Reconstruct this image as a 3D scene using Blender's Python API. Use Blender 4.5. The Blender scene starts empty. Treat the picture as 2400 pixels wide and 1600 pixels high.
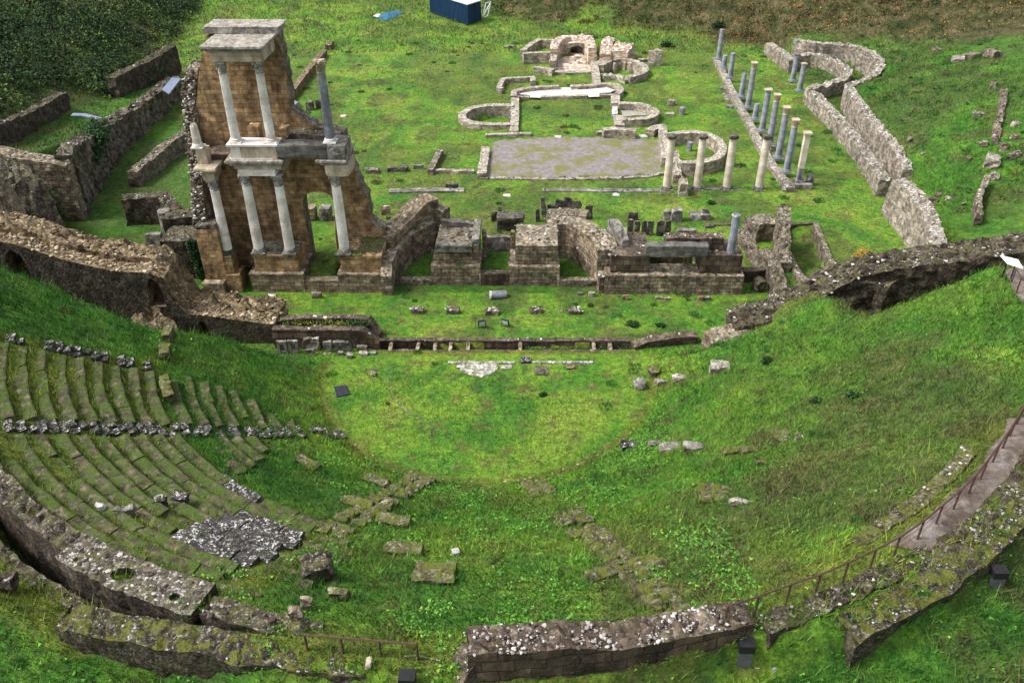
import bpy, bmesh, math, random
import numpy as np
from mathutils import Vector, Matrix, noise
from mathutils.geometry import tessellate_polygon
random.seed(7); rng = np.random.default_rng(7)
SC = bpy.context.scene; COL = SC.collection
# ------------------------------------------------------------------ camera as measured
W_, H_ = 2400., 1600.; F_ = 1988.
TH, PSI, ROLL, CZ = math.radians(34.), math.radians(2.1), -0.0107, 30.
EYE = Vector((0, 0, CZ))
FW = Vector((-math.sin(PSI)*math.cos(TH), math.cos(PSI)*math.cos(TH), -math.sin(TH)))
RT = FW.cross(Vector((0, 0, 1))).normalized(); UP = RT.cross(FW)
def ray(px, py):
    X, Y = px-W_/2, py-H_/2; c, s = math.cos(ROLL), math.sin(ROLL)
    x, y = c*X+s*Y, -s*X+c*Y
    return FW+RT*(x/F_)-UP*(y/F_)
def G(px, py, z=0.):
    d = ray(px, py); return EYE+d*((z-CZ)/d.z)
def PY(px, py, Y):
    d = ray(px, py); return EYE+d*(Y/d.y)
def proj(P):
    d = Vector(P)-EYE; z = d.dot(FW); x = F_*d.dot(RT)/z; y = -F_*d.dot(UP)/z
    c, s = math.cos(ROLL), math.sin(ROLL)
    return W_/2+c*x-s*y, H_/2+s*x+c*y
# ------------------------------------------------------------------ terrain
CX, CY = -3.0, 41.43
TAB = rng.random((256, 256))
def vn(x, y):
    x = np.asarray(x, float); y = np.asarray(y, float)
    xi = np.floor(x).astype(int); yi = np.floor(y).astype(int); fx = x-xi; fy = y-yi
    fx = fx*fx*(3-2*fx); fy = fy*fy*(3-2*fy)
    a = TAB[xi & 255, yi & 255]; b = TAB[(xi+1) & 255, yi & 255]; c = TAB[xi & 255, (yi+1) & 255]; d = TAB[(xi+1) & 255, (yi+1) & 255]
    return (a*(1-fx)+b*fx)*(1-fy)+(c*(1-fx)+d*fx)*fy
def fbm(x, y, o=4):
    s = 0; a = .5
    for k in range(o):
        s = s+a*vn(np.asarray(x)*2**k+17.3*k, np.asarray(y)*2**k+5.1*k); a *= .5
    return s/(1-.5**o)
def S(a, b, v):
    t = np.clip((v-a)/(b-a), 0, 1); return t*t*(3-2*t)
TOE = ([-60, -14, -8.7, 2, 13.8, 19.4, 27.8, 35, 45, 70], [200, 170, 131.7, 126.5, 122.8, 120.5, 116, 112, 108, 100])
XR = ([40, 66, 68.6, 71, 77, 84.5, 88.7, 92.2, 97, 101.8, 105, 106.3, 110, 200], [30.5, 30.5, 30.9, 31.2, 31.2, 31.5, 31.9, 35.7, 38, 38.4, 35, 31.2, 31, 31])
def inpoly(x, y, poly):
    x = np.asarray(x, float); y = np.asarray(y, float); r = np.zeros(x.shape, bool); n = len(poly)
    for i in range(n):
        x1, y1 = poly[i][0], poly[i][1]; x2, y2 = poly[(i+1) % n][0], poly[(i+1) % n][1]
        if y1 == y2: continue
        c = ((y1 > y) != (y2 > y)) & (x < (x2-x1)*(y-y1)/(y2-y1)+x1)
        r ^= c
    return r
PITS = []   # (polygon, depth)
def terrain(x, y, bumps=True):
    x = np.asarray(x, float); y = np.asarray(y, float)
    dx, dy = x-CX, y-CY; r = np.hypot(dx, dy); th = np.degrees(np.arctan2(dy, dx))
    cav = np.clip((r-9.9)*.556, 0, 9.)
    ro = np.interp(th, [-160, -115, -108, -93, -86, -70, -66, -62, -30], [29, 28.0, 27.45, 27.2, 27.0, 27.1, 27.8, 28.4, 28.6])
    out = 9.0-np.interp(th, [-98, -91, -66, -60], [.75, 1.35, 1.35, .85])*S(-.15, .45, r-ro)*(1-.5*np.exp(-((th+90)/2.2)**2))
    z = np.where(r > 26.1, out, cav)
    # corridor on the left, outside the ring wall
    z = z-.9*S(25.95, 26.35, r)*(1-.75*S(27.3, 28.3, r))*S(-100, -105, th)*(th < -90)*(y < 36)
    tr = (r > np.where(th < -118, 25.5, 26.05)) & (r < 26.6) & (th > -165) & (th < -104)
    z = np.where(tr, 5.0, z)
    e0 = 40-1.7*S(15, 19, r)
    mL = 1-np.clip((y-e0)/2.6, 0, 1)**1.1; mR = 1-S(43.6, 46.6, y)*S(13, 15, x)-S(41.3, 43.3, y)*(1-S(13, 15, x)); mR2 = 1-np.clip((y-e0)/2.3, 0, 1)
    k = S(16.0, 20.5, x)
    mR = mR*(1-.22*S(41, 43.5, y))
    m = np.where(x < CX, mL, mR*(1-k)+mR2*k)
    z = z*m
    # far left: ground beyond the side of the theatre
    z = np.where((x < -33) & (y > 41), np.maximum(z, 6.0*S(-34, -38, x)*(1-S(46, 50, y))), z)
    # west terrace
    ramp = np.interp(y, [55, 63, 68, 77, 90, 100, 130], [5.2, 4.9, 3.9, 2.6, 1.9, 1.2, 0])
    z = np.maximum(z, ramp*S(-40.1, -40.7, x)*(y > 57))
    xh = -44.5-np.clip(y-90, 0, 100)*.19
    z = z+np.clip(xh-x, 0, 60)*.42*S(56, 66, y)
    # north bank
    toe = np.interp(x, *TOE); z = z+np.clip((y-toe)*.62, 0, 16)
    # east slope
    xr = np.interp(y, *XR); up = np.interp(y, [40, 62, 66, 70, 108, 125], [0, 0, .3, 2.2, 2.2, 0])
    e = S(0, .7, x-xr)
    z = z+np.where(y > 44, e*up+np.clip(x-xr-.3, 0, 60)*.26*S(44, 52, y), 0)
    for poly, d in PITS:
        z = np.where(inpoly(x, y, poly), z+d, z)
    if bumps:
        flat = 1-np.where((r < 9.8) | ((y > 43) & (y < 72) & (x > -36) & (x < 30)), .65, 0)
        flat = np.where((x > -14) & (x < 26) & (y > 66) & (y < 119), .2, flat)
        z = z+((fbm(x*.35, y*.35, 3)-.5)*.35+(fbm(x*1.7+9, y*1.7, 3)-.5)*.16)*flat
    return z
def tz(x, y): return float(terrain(np.array([x]), np.array([y]))[0])
def GT(px, py):
    z = 0.
    for _ in range(40):
        p = G(px, py, z); z = .6*z+.4*tz(p.x, p.y)
    return G(px, py, z)
# sunken places
T0, T1 = -10.0, 6.0
def ty(x): return 43.96+.0175*x
PITS.append(([(T0, ty(T0)-.42), (T1, ty(T1)-.42), (T1, ty(T1)+.42), (T0, ty(T0)+.42)], -1.6))
def c3(x, y): return (1000+x/3.92, y/3.92)
def c4(x, y): return (1600+x/2.94, y/2.94)
def c8(x, y): return (1300+x/3.92, 400+y/3.92)
def c7(x, y): return (900+x/3.92, 400+y/3.92)
def c9(x, y): return (1800+x/3.92, 400+y/3.92)
def c10(x, y): return (500+x/3.92, 650+y/3.92)
def c11(x, y): return (1000+x/3.92, 650+y/3.92)
def c12(x, y): return (1050+x/3.92, 50+y/3.92)
def g2(p, z=0.): q = G(p[0], p[1], z); return (q.x, q.y)
PITS.append(([g2(c3(*p), .45) for p in [(800, 975), (600, 975), (470, 995), (380, 1025), (350, 1060), (400, 1100), (560, 1120), (790, 1118)]], -.8))
PITS.append(([g2(c9(*p)) for p in [(190, 520), (430, 520), (500, 700), (590, 940), (430, 1040), (330, 1000), (220, 760)]], -.9))
PITS.append(([g2(c3(*p), .3) for p in [(1620, 590), (1800, 545), (1960, 590), (1970, 650), (1840, 690), (1690, 670)]], -.5))
# ------------------------------------------------------------------ materials
MAT = {}
def nm(name):
    m = bpy.data.materials.new(name); m.use_nodes = True; nt = m.node_tree
    b = nt.nodes['Principled BSDF']; b.inputs['Roughness'].default_value = .9
    try: b.inputs['Specular IOR Level'].default_value = .25
    except Exception: pass
    MAT[name] = m; return m, nt, b
class NT:
    def __init__(s, nt): s.n = nt.nodes; s.l = nt.links
    def new(s, t, **k):
        n = s.n.new(t)
        for a, v in k.items(): setattr(n, a, v)
        return n
    def link(s, a, b): s.l.new(a, b)
    def setin(s, n, i, v):
        if hasattr(v, 'is_linked') or isinstance(v, bpy.types.NodeSocket): s.l.new(v, n.inputs[i])
        else: n.inputs[i].default_value = v
    def mapping(s, src, sc):
        m = s.new('ShaderNodeMapping'); s.link(src, m.inputs[0]); m.inputs['Scale'].default_value = sc; return m.outputs[0]
    def noise(s, src, scale, detail=4, rough=.6, dist=0):
        n = s.new('ShaderNodeTexNoise'); s.link(src, n.inputs['Vector']); n.inputs['Scale'].default_value = scale
        n.inputs['Detail'].default_value = detail; n.inputs['Roughness'].default_value = rough; n.inputs['Distortion'].default_value = dist
        return n.outputs['Fac']
    def ramp(s, fac, stops, interp='LINEAR'):
        r = s.new('ShaderNodeValToRGB'); s.link(fac, r.inputs[0]); r.color_ramp.interpolation = interp
        e = r.color_ramp.elements
        while len(e) < len(stops): e.new(.5)
        for k, (p, c) in enumerate(stops):
            e[k].position = p; e[k].color = (c, c, c, 1) if isinstance(c, (int, float)) else (*c, 1)
        return r.outputs[0]
    def mix(s, fac, a, b, mode='MIX'):
        m = s.new('ShaderNodeMix', data_type='RGBA', blend_type=mode)
        s.setin(m, 0, fac)
        for i, v in ((6, a), (7, b)):
            if isinstance(v, tuple): m.inputs[i].default_value = (*v, 1)
            else: s.link(v, m.inputs[i])
        return m.outputs[2]
    def math(s, op, a, b=0., clamp=False):
        m = s.new('ShaderNodeMath', operation=op, use_clamp=clamp); s.setin(m, 0, a); s.setin(m, 1, b); return m.outputs[0]
def stone(name, dark, mid, light, scale=1., brick=None, lichen=.3, moss=.2, mosscol=(.10, .11, .02), stain=.4, bump=.5, vor=5., lichcol=(.55, .53, .48), mortar=.35, vw=1., bands=0, bc=(.5, 1.45)):
    m, nt, b = nm(name); N = NT(nt)
    tc = N.new('ShaderNodeTexCoord'); P = tc.outputs['Object']; UV = tc.outputs['UV']
    geo = N.new('ShaderNodeNewGeometry'); sep = N.new('ShaderNodeSeparateXYZ'); N.link(geo.outputs['Normal'], sep.inputs[0]); nz = sep.outputs[2]
    n1 = N.noise(P, 1.1*scale, 8, .65)
    col = N.ramp(n1, [(.3, dark), (.5, mid), (.7, light)])
    vo = N.new('ShaderNodeTexVoronoi'); N.link(P, vo.inputs['Vector']); vo.inputs['Scale'].default_value = vor
    vcol = N.new('ShaderNodeSeparateColor'); N.link(vo.outputs['Color'], vcol.inputs[0])
    top = N.math('MULTIPLY', N.math('SUBTRACT', nz, .35), 2.2, True)
    if brick:
        bt = N.new('ShaderNodeTexBrick'); 
        wob = N.noise(UV, 1.2, 3, .6)
        wv = N.new('ShaderNodeVectorMath', operation='MULTIPLY_ADD'); cv = N.new('ShaderNodeCombineXYZ')
        N.link(wob, cv.inputs[0]); N.link(N.noise(UV, 1.9, 2, .5), cv.inputs[1])
        N.link(cv.outputs[0], wv.inputs[0]); wv.inputs[1].default_value = (.12, .10, 0); N.link(UV, wv.inputs[2])
        N.link(wv.outputs[0], bt.inputs['Vector'])
        bt.inputs['Scale'].default_value = 1; bt.inputs['Brick Width'].default_value = brick[0]; bt.inputs['Row Height'].default_value = brick[1]
        bt.inputs['Mortar Size'].default_value = brick[1]*.07; bt.inputs['Mortar Smooth'].default_value = .3; bt.inputs['Bias'].default_value = 0
        bt.inputs['Color1'].default_value = (bc[0], bc[0], bc[0], 1); bt.inputs['Color2'].default_value = (bc[1], bc[1]*.95, bc[1]*.88, 1); bt.inputs['Mortar'].default_value = (mortar, mortar, mortar, 1)
        bcol = N.mix(1., col, bt.outputs['Color'], 'MULTIPLY')
        rub = N.mix(1., col, N.ramp(vcol.outputs[0], [(0, .45), (.6, 1.), (1, 1.7)]), 'MULTIPLY')
        col = N.mix(top, bcol, rub)
        bh = bt.outputs['Fac']
    else:
        col = N.mix(vw, col, N.mix(1., col, N.ramp(vcol.outputs[0], [(0, .5), (.6, 1.), (1, 1.6)]), 'MULTIPLY')); bh = None
        if bands: col = N.mix(N.math('MULTIPLY', N.ramp(N.noise(N.mapping(P, (.15, .15, 1)), bands, 3, .5), [(.5, 0), (.56, 1)]), .55), col, N.mix(1., col, (.72, .66, .58), 'MULTIPLY'))
    # damp stains running down the faces
    st = N.noise(N.mapping(P, (1, 1, .25)), 1.3, 6, .7)
    sf = N.math('MULTIPLY', N.ramp(st, [(.45, 0), (.62, 1.)]), stain)
    col = N.mix(sf, col, N.mix(1., col, (.22, .19, .16), 'MULTIPLY'))
    fine = N.noise(P, 22, 5, .7)
    col = N.mix(.55, col, N.mix(1., col, N.ramp(fine, [(.3, .35), (.5, 1.), (.7, 1.75)]), 'MULTIPLY'))
    # lichen
    lv = N.new('ShaderNodeTexVoronoi'); N.link(P, lv.inputs['Vector']); lv.inputs['Scale'].default_value = 7.5
    ls = N.new('ShaderNodeSeparateColor'); N.link(lv.outputs['Color'], ls.inputs[0])
    spot = N.math('ADD', N.ramp(N.noise(P, 6.5, 8, .8), [(.545, 0), (.59, 1)]), N.math('MULTIPLY', N.math('MULTIPLY', N.ramp(ls.outputs[1], [(.6, 0), (.65, 1)]), N.ramp(N.math('ADD', lv.outputs['Distance'], N.math('MULTIPLY', N.noise(P, 9, 4, .7), .9)), [(.55, 1), (.68, 0)])), .6), True)
    big = N.ramp(N.noise(P, .9, 3), [(.38, .2), (.6, 1.)])
    tl = N.math('ADD', N.math('MULTIPLY', top, .75), .25)
    lf = N.math('MULTIPLY', N.math('MULTIPLY', spot, big), N.math('MULTIPLY', tl, lichen*2.2), True)
    col = N.mix(lf, col, lichcol)
    mf = N.math('MULTIPLY', N.math('MULTIPLY', N.ramp(N.noise(P, 2.3, 6, .7), [(.46, 0), (.58, 1)]), N.math('ADD', N.math('MULTIPLY', top, .8), .12)), moss*1.6, True)
    col = N.mix(mf, col, N.mix(1., mosscol, N.ramp(fine, [(.3, .4), (.7, 1.6)]), 'MULTIPLY'))
    N.link(col, b.inputs['Base Color'])
    h = N.math('ADD', N.math('MULTIPLY', fine, .35), N.math('MULTIPLY', vo.outputs['Distance'], -.6))
    if bh is not None: h = N.math('SUBTRACT', h, N.math('MULTIPLY', bh, .9))
    bp = N.new('ShaderNodeBump'); bp.inputs['Strength'].default_value = bump; bp.inputs['Distance'].default_value = .06
    N.link(h, bp.inputs['Height']); N.link(bp.outputs[0], b.inputs['Normal'])
    return m
stone('scaena', (.10, .065, .035), (.32, .21, .11), (.55, .385, .225), 1.8, (.62, .30), .08, .02, stain=.6, mortar=.62, bc=(.68, 1.3))
stone('scaena_grey', (.07, .052, .035), (.24, .185, .13), (.38, .31, .22), 1.4, (.5, .27), .25, .12, stain=.5)
stone('pier', (.06, .045, .03), (.22, .175, .125), (.44, .38, .30), 2.2, (.52, .27), .35, .15, stain=.6, mortar=.18)
stone('dark_ashlar', (.03, .022, .016), (.085, .06, .045), (.16, .125, .09), 1., (.9, .42), .15, .1, stain=.6)
stone('rubble', (.035, .027, .02), (.12, .095, .068), (.26, .22, .17), 1.4, None, .5, .18, stain=.2, bump=.9, vor=7)
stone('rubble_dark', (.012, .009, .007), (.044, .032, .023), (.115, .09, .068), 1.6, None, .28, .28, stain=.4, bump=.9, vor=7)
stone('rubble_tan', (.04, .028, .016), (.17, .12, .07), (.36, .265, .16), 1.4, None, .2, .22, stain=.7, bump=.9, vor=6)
stone('pale_wall', (.10, .085, .065), (.27, .24, .20), (.42, .39, .34), 1.6, (.34, .17), .5, .08, stain=.5, mortar=.4, lichcol=(.58, .56, .52), vor=8)
stone('bath', (.14, .115, .08), (.33, .29, .235), (.50, .46, .395), 1.6, (.32, .17), .5, .08, stain=.3, mortar=.4, lichcol=(.62, .60, .55), vor=8)
stone('bath_brick', (.28, .20, .15), (.50, .40, .32), (.62, .56, .48), 1.2, (.3, .1), .35, .04, stain=.15, mortar=.6, lichcol=(.68, .65, .6))
stone('plaster', (.035, .028, .02), (.11, .092, .072), (.22, .19, .155), 1.3, None, .15, .2, stain=.85, bump=.6, vor=4, vw=.6)
stone('mossy', (.030, .026, .014), (.075, .068, .03), (.16, .15, .095), 2.2, None, .30, .8, mosscol=(.085, .10, .014), stain=.15, bump=.9, vor=7)
stone('mossy_wall_shaded', (.010, .008, .005), (.030, .024, .014), (.085, .07, .045), 2.2, None, .4, .95, mosscol=(.080, .088, .013), stain=.15, bump=1., vor=8)  # moss on top; base darkened to paint the shade on the near faces
stone('seat', (.028, .028, .012), (.065, .06, .028), (.14, .115, .075), 2.4, None, .08, .95, mosscol=(.050, .082, .011), stain=.2, bump=.7, vor=4)
stone('lichen_slab', (.012, .010, .011), (.028, .024, .026), (.06, .055, .055), 1.8, None, .85, .10, stain=.1, bump=.5, vor=4, lichcol=(.58, .56, .54))
stone('lichen_top', (.025, .02, .016), (.075, .062, .05), (.15, .13, .11), 2.2, None, .6, .25, stain=.3, bump=.8, vor=6, lichcol=(.50, .48, .45))
stone('grey_stone', (.06, .055, .05), (.17, .155, .14), (.33, .31, .285), 1.3, None, .35, .15, stain=.35, bump=.5, vor=3)
stone('marble', (.52, .48, .43), (.72, .685, .64), (.82, .80, .77), 1., None, 0, 0, stain=.25, bump=.1, vor=1.2, vw=0, bands=.9)
stone('marble_warm', (.40, .32, .22), (.60, .53, .43), (.70, .67, .62), .9, None, 0, 0, stain=.3, bump=.2, vor=1.4, vw=0, bands=1.1)
stone('granite', (.12, .13, .15), (.22, .235, .275), (.36, .375, .42), 1.5, None, .12, 0, stain=.35, bump=.25, vor=2.5, vw=.1, bands=.7)
stone('entab', (.20, .155, .105), (.42, .345, .25), (.58, .51, .41), .9, None, .15, .06, stain=.5, bump=.35, vor=1.5, vw=.1)
stone('slab_top', (.10, .09, .08), (.25, .23, .205), (.42, .395, .365), 2.2, None, .6, .12, stain=.4, bump=.5, vor=7, mosscol=(.28, .20, .03), vw=.5)
stone('capital', (.10, .09, .075), (.33, .31, .28), (.55, .53, .50), 4., None, 0, 0, stain=.3, bump=.8, vor=14, vw=.8)
stone('black_stone', (.02, .018, .015), (.065, .058, .048), (.15, .135, .115), 1.2, None, .35, .25, stain=.3, bump=.5, vor=3)
stone('white_stone', (.34, .32, .30), (.47, .455, .44), (.58, .57, .55), 1.5, None, 0, .05, stain=.25, bump=.3, vor=4, vw=.3)
stone('paving', (.05, .045, .03), (.36, .35, .33), (.60, .58, .56), 3.0, None, .3, .45, stain=.1, bump=.6, vor=6, mosscol=(.12, .13, .02))
stone('beam', (.035, .033, .03), (.10, .095, .088), (.21, .20, .185), 1.0, None, .2, .1, stain=.6, bump=.4, vor=3, vw=.2)
stone('floor_white', (.40, .34, .29), (.60, .55, .51), (.68, .66, .63), 1.4, None, .1, .03, stain=.2, bump=.2, vor=2, vw=.3)
stone('floor_pink', (.28, .17, .12), (.5, .40, .32), (.62, .56, .50), 1.0, None, .2, .08, stain=.3, bump=.4, vor=3)
def pebble_mat(name, stops):
    m, nt, b = nm(name); N = NT(nt)
    geo = N.new('ShaderNodeNewGeometry'); tc = N.new('ShaderNodeTexCoord')
    c = N.ramp(geo.outputs['Random Per Island'], stops)
    c = N.mix(.6, c, N.mix(1., c, N.ramp(N.noise(tc.outputs['Object'], 25, 4, .7), [(.3, .35), (.7, 1.6)]), 'MULTIPLY'))
    N.link(c, b.inputs['Base Color'])
    return m
pebble_mat('pebble', [(0, (.03, .023, .016)), (.45, (.10, .08, .06)), (.72, (.24, .205, .165)), (.86, (.42, .40, .37)), (1, (.58, .56, .53))])
pebble_mat('pebble_front', [(0, (.03, .023, .018)), (.4, (.11, .085, .07)), (.6, (.24, .205, .185)), (.78, (.36, .335, .32)), (1, (.52, .495, .48))])
pebble_mat('pebble_tan', [(0, (.05, .035, .02)), (.4, (.15, .105, .06)), (.75, (.32, .235, .145)), (1, (.48, .41, .32))])
pebble_mat('pebble_dark', [(0, (.012, .009, .007)), (.4, (.045, .034, .026)), (.76, (.11, .09, .07)), (.88, (.36, .34, .32)), (1, (.55, .53, .51))])
pebble_mat('pebble_pale', [(0, (.16, .135, .10)), (.4, (.36, .32, .27)), (.75, (.50, .475, .43)), (1, (.62, .60, .56))])
def simple(name, col, rough=.5, metal=0., noise_=.25, sc=6.):
    m, nt, b = nm(name); N = NT(nt); tc = N.new('ShaderNodeTexCoord')
    f = N.noise(tc.outputs['Object'], sc, 5, .65)
    c = N.mix(1., col, N.ramp(f, [(.3, 1-noise_), (.7, 1+noise_)]), 'MULTIPLY')
    N.link(c, b.inputs['Base Color']); b.inputs['Roughness'].default_value = rough; b.inputs['Metallic'].default_value = metal
    bp = N.new('ShaderNodeBump'); bp.inputs['Strength'].default_value = .2; N.link(f, bp.inputs['Height']); N.link(bp.outputs[0], b.inputs['Normal'])
    return m
simple('container_blue', (.010, .035, .085), .45, 0, .3, 1.2); simple('container_roof', (.5, .55, .58), .6, 0, .3, 2)
simple('tarp_blue', (.015, .11, .20), .35, 0, .5, 1.3); simple('tarp_white', (.75, .78, .8), .5)
simple('rust', (.085, .05, .038), .7, .3, .4, 9); simple('black_metal', (.02, .02, .022), .4, .2); simple('lamp_glass', (.62, .70, .78), .45, 0, .05)
simple('mat_black', (.022, .024, .035), .6, 0, .4, 4); simple('plate_grey', (.20, .24, .34), .4, .4, .2, 3); simple('panel_white', (.80, .86, .86), .3, 0, .05)
simple('glass_dark', (.09, .09, .1), .2); simple('white_paint', (.75, .77, .8), .5)
def leafmat(name):
    m, nt, b = nm(name); N = NT(nt); a = N.new('ShaderNodeAttribute'); a.attribute_name = 'Col'
    N.link(a.outputs['Color'], b.inputs['Base Color']); b.inputs['Roughness'].default_value = .75
    return m
leafmat('leaf')
# ground: green sward with worn, mossy and leaf-strewn patches
m, nt, b = nm('sward'); N = NT(nt); tc = N.new('ShaderNodeTexCoord'); P = tc.outputs['Object']
at = N.new('ShaderNodeAttribute'); at.attribute_name = 'Zone'; sp = N.new('ShaderNodeSeparateColor'); N.link(at.outputs['Color'], sp.inputs[0])
g = N.ramp(N.noise(P, .22, 6, .62, .6), [(.28, (.028, .105, .011)), (.42, (.064, .175, .015)), (.55, (.130, .232, .020)), (.72, (.19, .225, .038))])
g = N.mix(N.ramp(N.noise(P, .8, 5, .7), [(.52, 0), (.64, .85)]), g, (.115, .100, .035))
g = N.mix(N.ramp(N.noise(P, .55, 6, .7, 1.), [(.55, 0), (.66, .75)]), g, (.022, .085, .016))
lush = N.ramp(N.noise(P, .5, 6, .65), [(.3, (.016, .055, .007)), (.5, (.040, .125, .010)), (.7, (.09, .18, .016))])
g = N.mix(sp.outputs[1], g, lush)
br = N.ramp(N.noise(P, .6, 7, .7), [(.3, (.012, .022, .006)), (.48, (.045, .05, .014)), (.6, (.095, .075, .035)), (.75, (.16, .115, .05))])
g = N.mix(sp.outputs[0], g, br)
mo = N.ramp(N.noise(P, 1.0, 6, .7), [(.3, (.045, .075, .010)), (.55, (.12, .14, .016)), (.7, (.17, .14, .035))])
g = N.mix(sp.outputs[2], g, mo)
md = N.noise(P, 2.6, 6, .72); g = N.mix(.85, g, N.mix(1., g, N.ramp(md, [(.34, .40), (.5, 1.), (.66, 1.55)]), 'MULTIPLY'))
fi = N.noise(P, 9, 6, .75); f2 = N.noise(P, 40, 3, .7)
g = N.mix(.8, g, N.mix(1., g, N.ramp(fi, [(.32, .35), (.5, 1.), (.68, 1.7)]), 'MULTIPLY'))
g = N.mix(.5, g, N.mix(1., g, N.ramp(f2, [(.3, .4), (.7, 1.6)]), 'MULTIPLY'))
N.link(g, b.inputs['Base Color'])
bp = N.new('ShaderNodeBump'); bp.inputs['Strength'].default_value = .9; bp.inputs['Distance'].default_value = .09
N.link(N.math('ADD', fi, N.math('MULTIPLY', f2, .4)), bp.inputs['Height']); N.link(bp.outputs[0], b.inputs['Normal'])
def sheetmat(name, stops, mosscol, mossamt, sc=2.):
    m, nt, b = nm(name); N = NT(nt); tc = N.new('ShaderNodeTexCoord'); P = tc.outputs['Object']
    c = N.ramp(N.noise(P, sc, 8, .75), stops)
    c = N.mix(N.math('MULTIPLY', N.ramp(N.noise(P, .45, 6, .7), [(.47, 0), (.58, 1)]), mossamt), c, mosscol)
    f = N.noise(P, 22, 6, .85); c = N.mix(.9, c, N.mix(1., c, N.ramp(f, [(.35, .4), (.65, 1.7)]), 'MULTIPLY'))
    N.link(c, b.inputs['Base Color'])
    bp = N.new('ShaderNodeBump'); bp.inputs['Strength'].default_value = .5; bp.inputs['Distance'].default_value = .03; N.link(f, bp.inputs['Height']); N.link(bp.outputs[0], b.inputs['Normal'])
sheetmat('gravel', [(.3, (.10, .085, .08)), (.5, (.185, .165, .16)), (.7, (.27, .245, .235))], (.13, .135, .022), .8)
sheetmat('trench_shade_earth', [(.3, (.008, .007, .004)), (.7, (.03, .025, .015))], (.01, .02, .005), .5)  # near-black: the trench's deep shade put into the floor colour
sheetmat('path_mat', [(.3, (.07, .052, .04)), (.5, (.15, .12, .10)), (.7, (.27, .25, .235))], (.05, .035, .026), .8, .8)
sheetmat('concrete', [(.3, (.2, .19, .17)), (.6, (.32, .3, .27))], (.2, .2, .12), .2)
# ------------------------------------------------------------------ mesh helpers
class MB:
    def __init__(s): s.v = []; s.f = []; s.m = []; s.uv = []
    def add(s, vs, fs, mi=0, uvs=None):
        o = len(s.v); s.v.extend([tuple(p) for p in vs])
        for k, f in enumerate(fs):
            s.f.append(tuple(i+o for i in f)); s.m.append(mi if isinstance(mi, int) else mi[k]); s.uv.append(uvs[k] if uvs else None)
    def box(s, x0, x1, y0, y1, z0, z1, mi=0):
        vs = [(x, y, z) for z in (z0, z1) for y in (y0, y1) for x in (x0, x1)]
        s.add(vs, [(0, 2, 3, 1), (4, 5, 7, 6), (0, 1, 5, 4), (1, 3, 7, 5), (3, 2, 6, 7), (2, 0, 4, 6)], mi)
    def build(s, name, mats, parent=None, smooth=False):
        me = bpy.data.meshes.new(name); me.from_pydata(s.v, [], s.f)
        for mt in (mats if isinstance(mats, (list, tuple)) else [mats]): me.materials.append(MAT[mt])
        me.polygons.foreach_set('material_index', s.m)
        if smooth: me.polygons.foreach_set('use_smooth', [True]*len(s.f))
        me.update()
        ul = me.uv_layers.new(name='UV').data
        V = s.v
        for p, u in zip(me.polygons, s.uv):
            ls = p.loop_start
            if u is None:
                n = p.normal
                if abs(n.z) > .7: a, b_ = 0, 1
                elif abs(n.x) > abs(n.y): a, b_ = 1, 2
                else: a, b_ = 0, 2
                for k, vi in enumerate(p.vertices): ul[ls+k].uv = (V[vi][a], V[vi][b_])
            else:
                for k in range(len(u)): ul[ls+k].uv = u[k]
        o = bpy.data.objects.new(name, me); COL.objects.link(o)
        if parent: o.parent = parent
        return o
def tag(o, label=None, cat=None, group=None, kind=None):
    if label: o['label'] = label
    if cat:
        o['category'] = cat
        if not kind: o['kind'] = 'thing'
    if group: o['group'] = group
    if kind: o['kind'] = kind
    return o
def empty(name, loc, label, cat, group=None):
    o = bpy.data.objects.new(name, None); COL.objects.link(o); o.location = loc; o.empty_display_size = .3
    bpy.context.view_layer.update()
    return tag(o, label, cat, group)
def child(mb, name, mats, root, smooth=False):
    # mesh written in world coordinates, re-expressed relative to its parent
    l = Vector(root.matrix_world.translation) if root.parent is None else root['_w'] if '_w' in root.keys() else Vector((0, 0, 0))
    o = mb.build(name, mats, root, smooth)
    if root.type == 'EMPTY': o.data.transform(Matrix.Translation(-Vector(root.location)))
    return o
def nz3(p, f): return noise.noise(Vector(p)*f)
def jit(p, amp, f=1.6):
    q = Vector(p)*f
    a = noise.noise_vector(q)*amp+noise.noise_vector(q*3.1+Vector((7, 3, 1)))*(amp*.5)
    return (p[0]+a.x, p[1]+a.y, p[2]+a.z)
ICO_V, ICO_F = [], []
def _ico():
    bm = bmesh.new(); bmesh.ops.create_icosphere(bm, subdivisions=1, radius=1)
    v = [p.co.copy() for p in bm.verts]; f = [tuple(q.index for q in p.verts) for p in bm.faces]; bm.free(); return v, f
ICO_V, ICO_F = _ico()
BOXR = []
def rock_vf(c, s, yaw=0, rnd=None):
    rnd = rnd or random
    cy, sy = math.cos(yaw), math.sin(yaw); off = rnd.random()*50; vs = []
    for v in ICO_V:
        k = 1+.42*noise.noise(v*1.7+Vector((off, off*.3, 1)))
        m_ = max(abs(v.x), abs(v.y), abs(v.z)); q = (v*.55+v/m_*.42)*k
        x, y, z = q.x*s[0], q.y*s[1], q.z*s[2]
        vs.append((c[0]+cy*x-sy*y, c[1]+sy*x+cy*y, c[2]+z))
    return vs, ICO_F
def scatter_rocks(mb, pts, smin, smax, mi=1):
    for p in pts:
        s = smin+(smax-smin)*random.random()**2
        vs, fs = rock_vf((p[0], p[1], p[2]+s*.15), (s*random.uniform(.7, 1.4), s*random.uniform(.6, 1.1), s*random.uniform(.45, .8)), random.random()*6.3)
        mb.add(vs, fs, mi)
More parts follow.
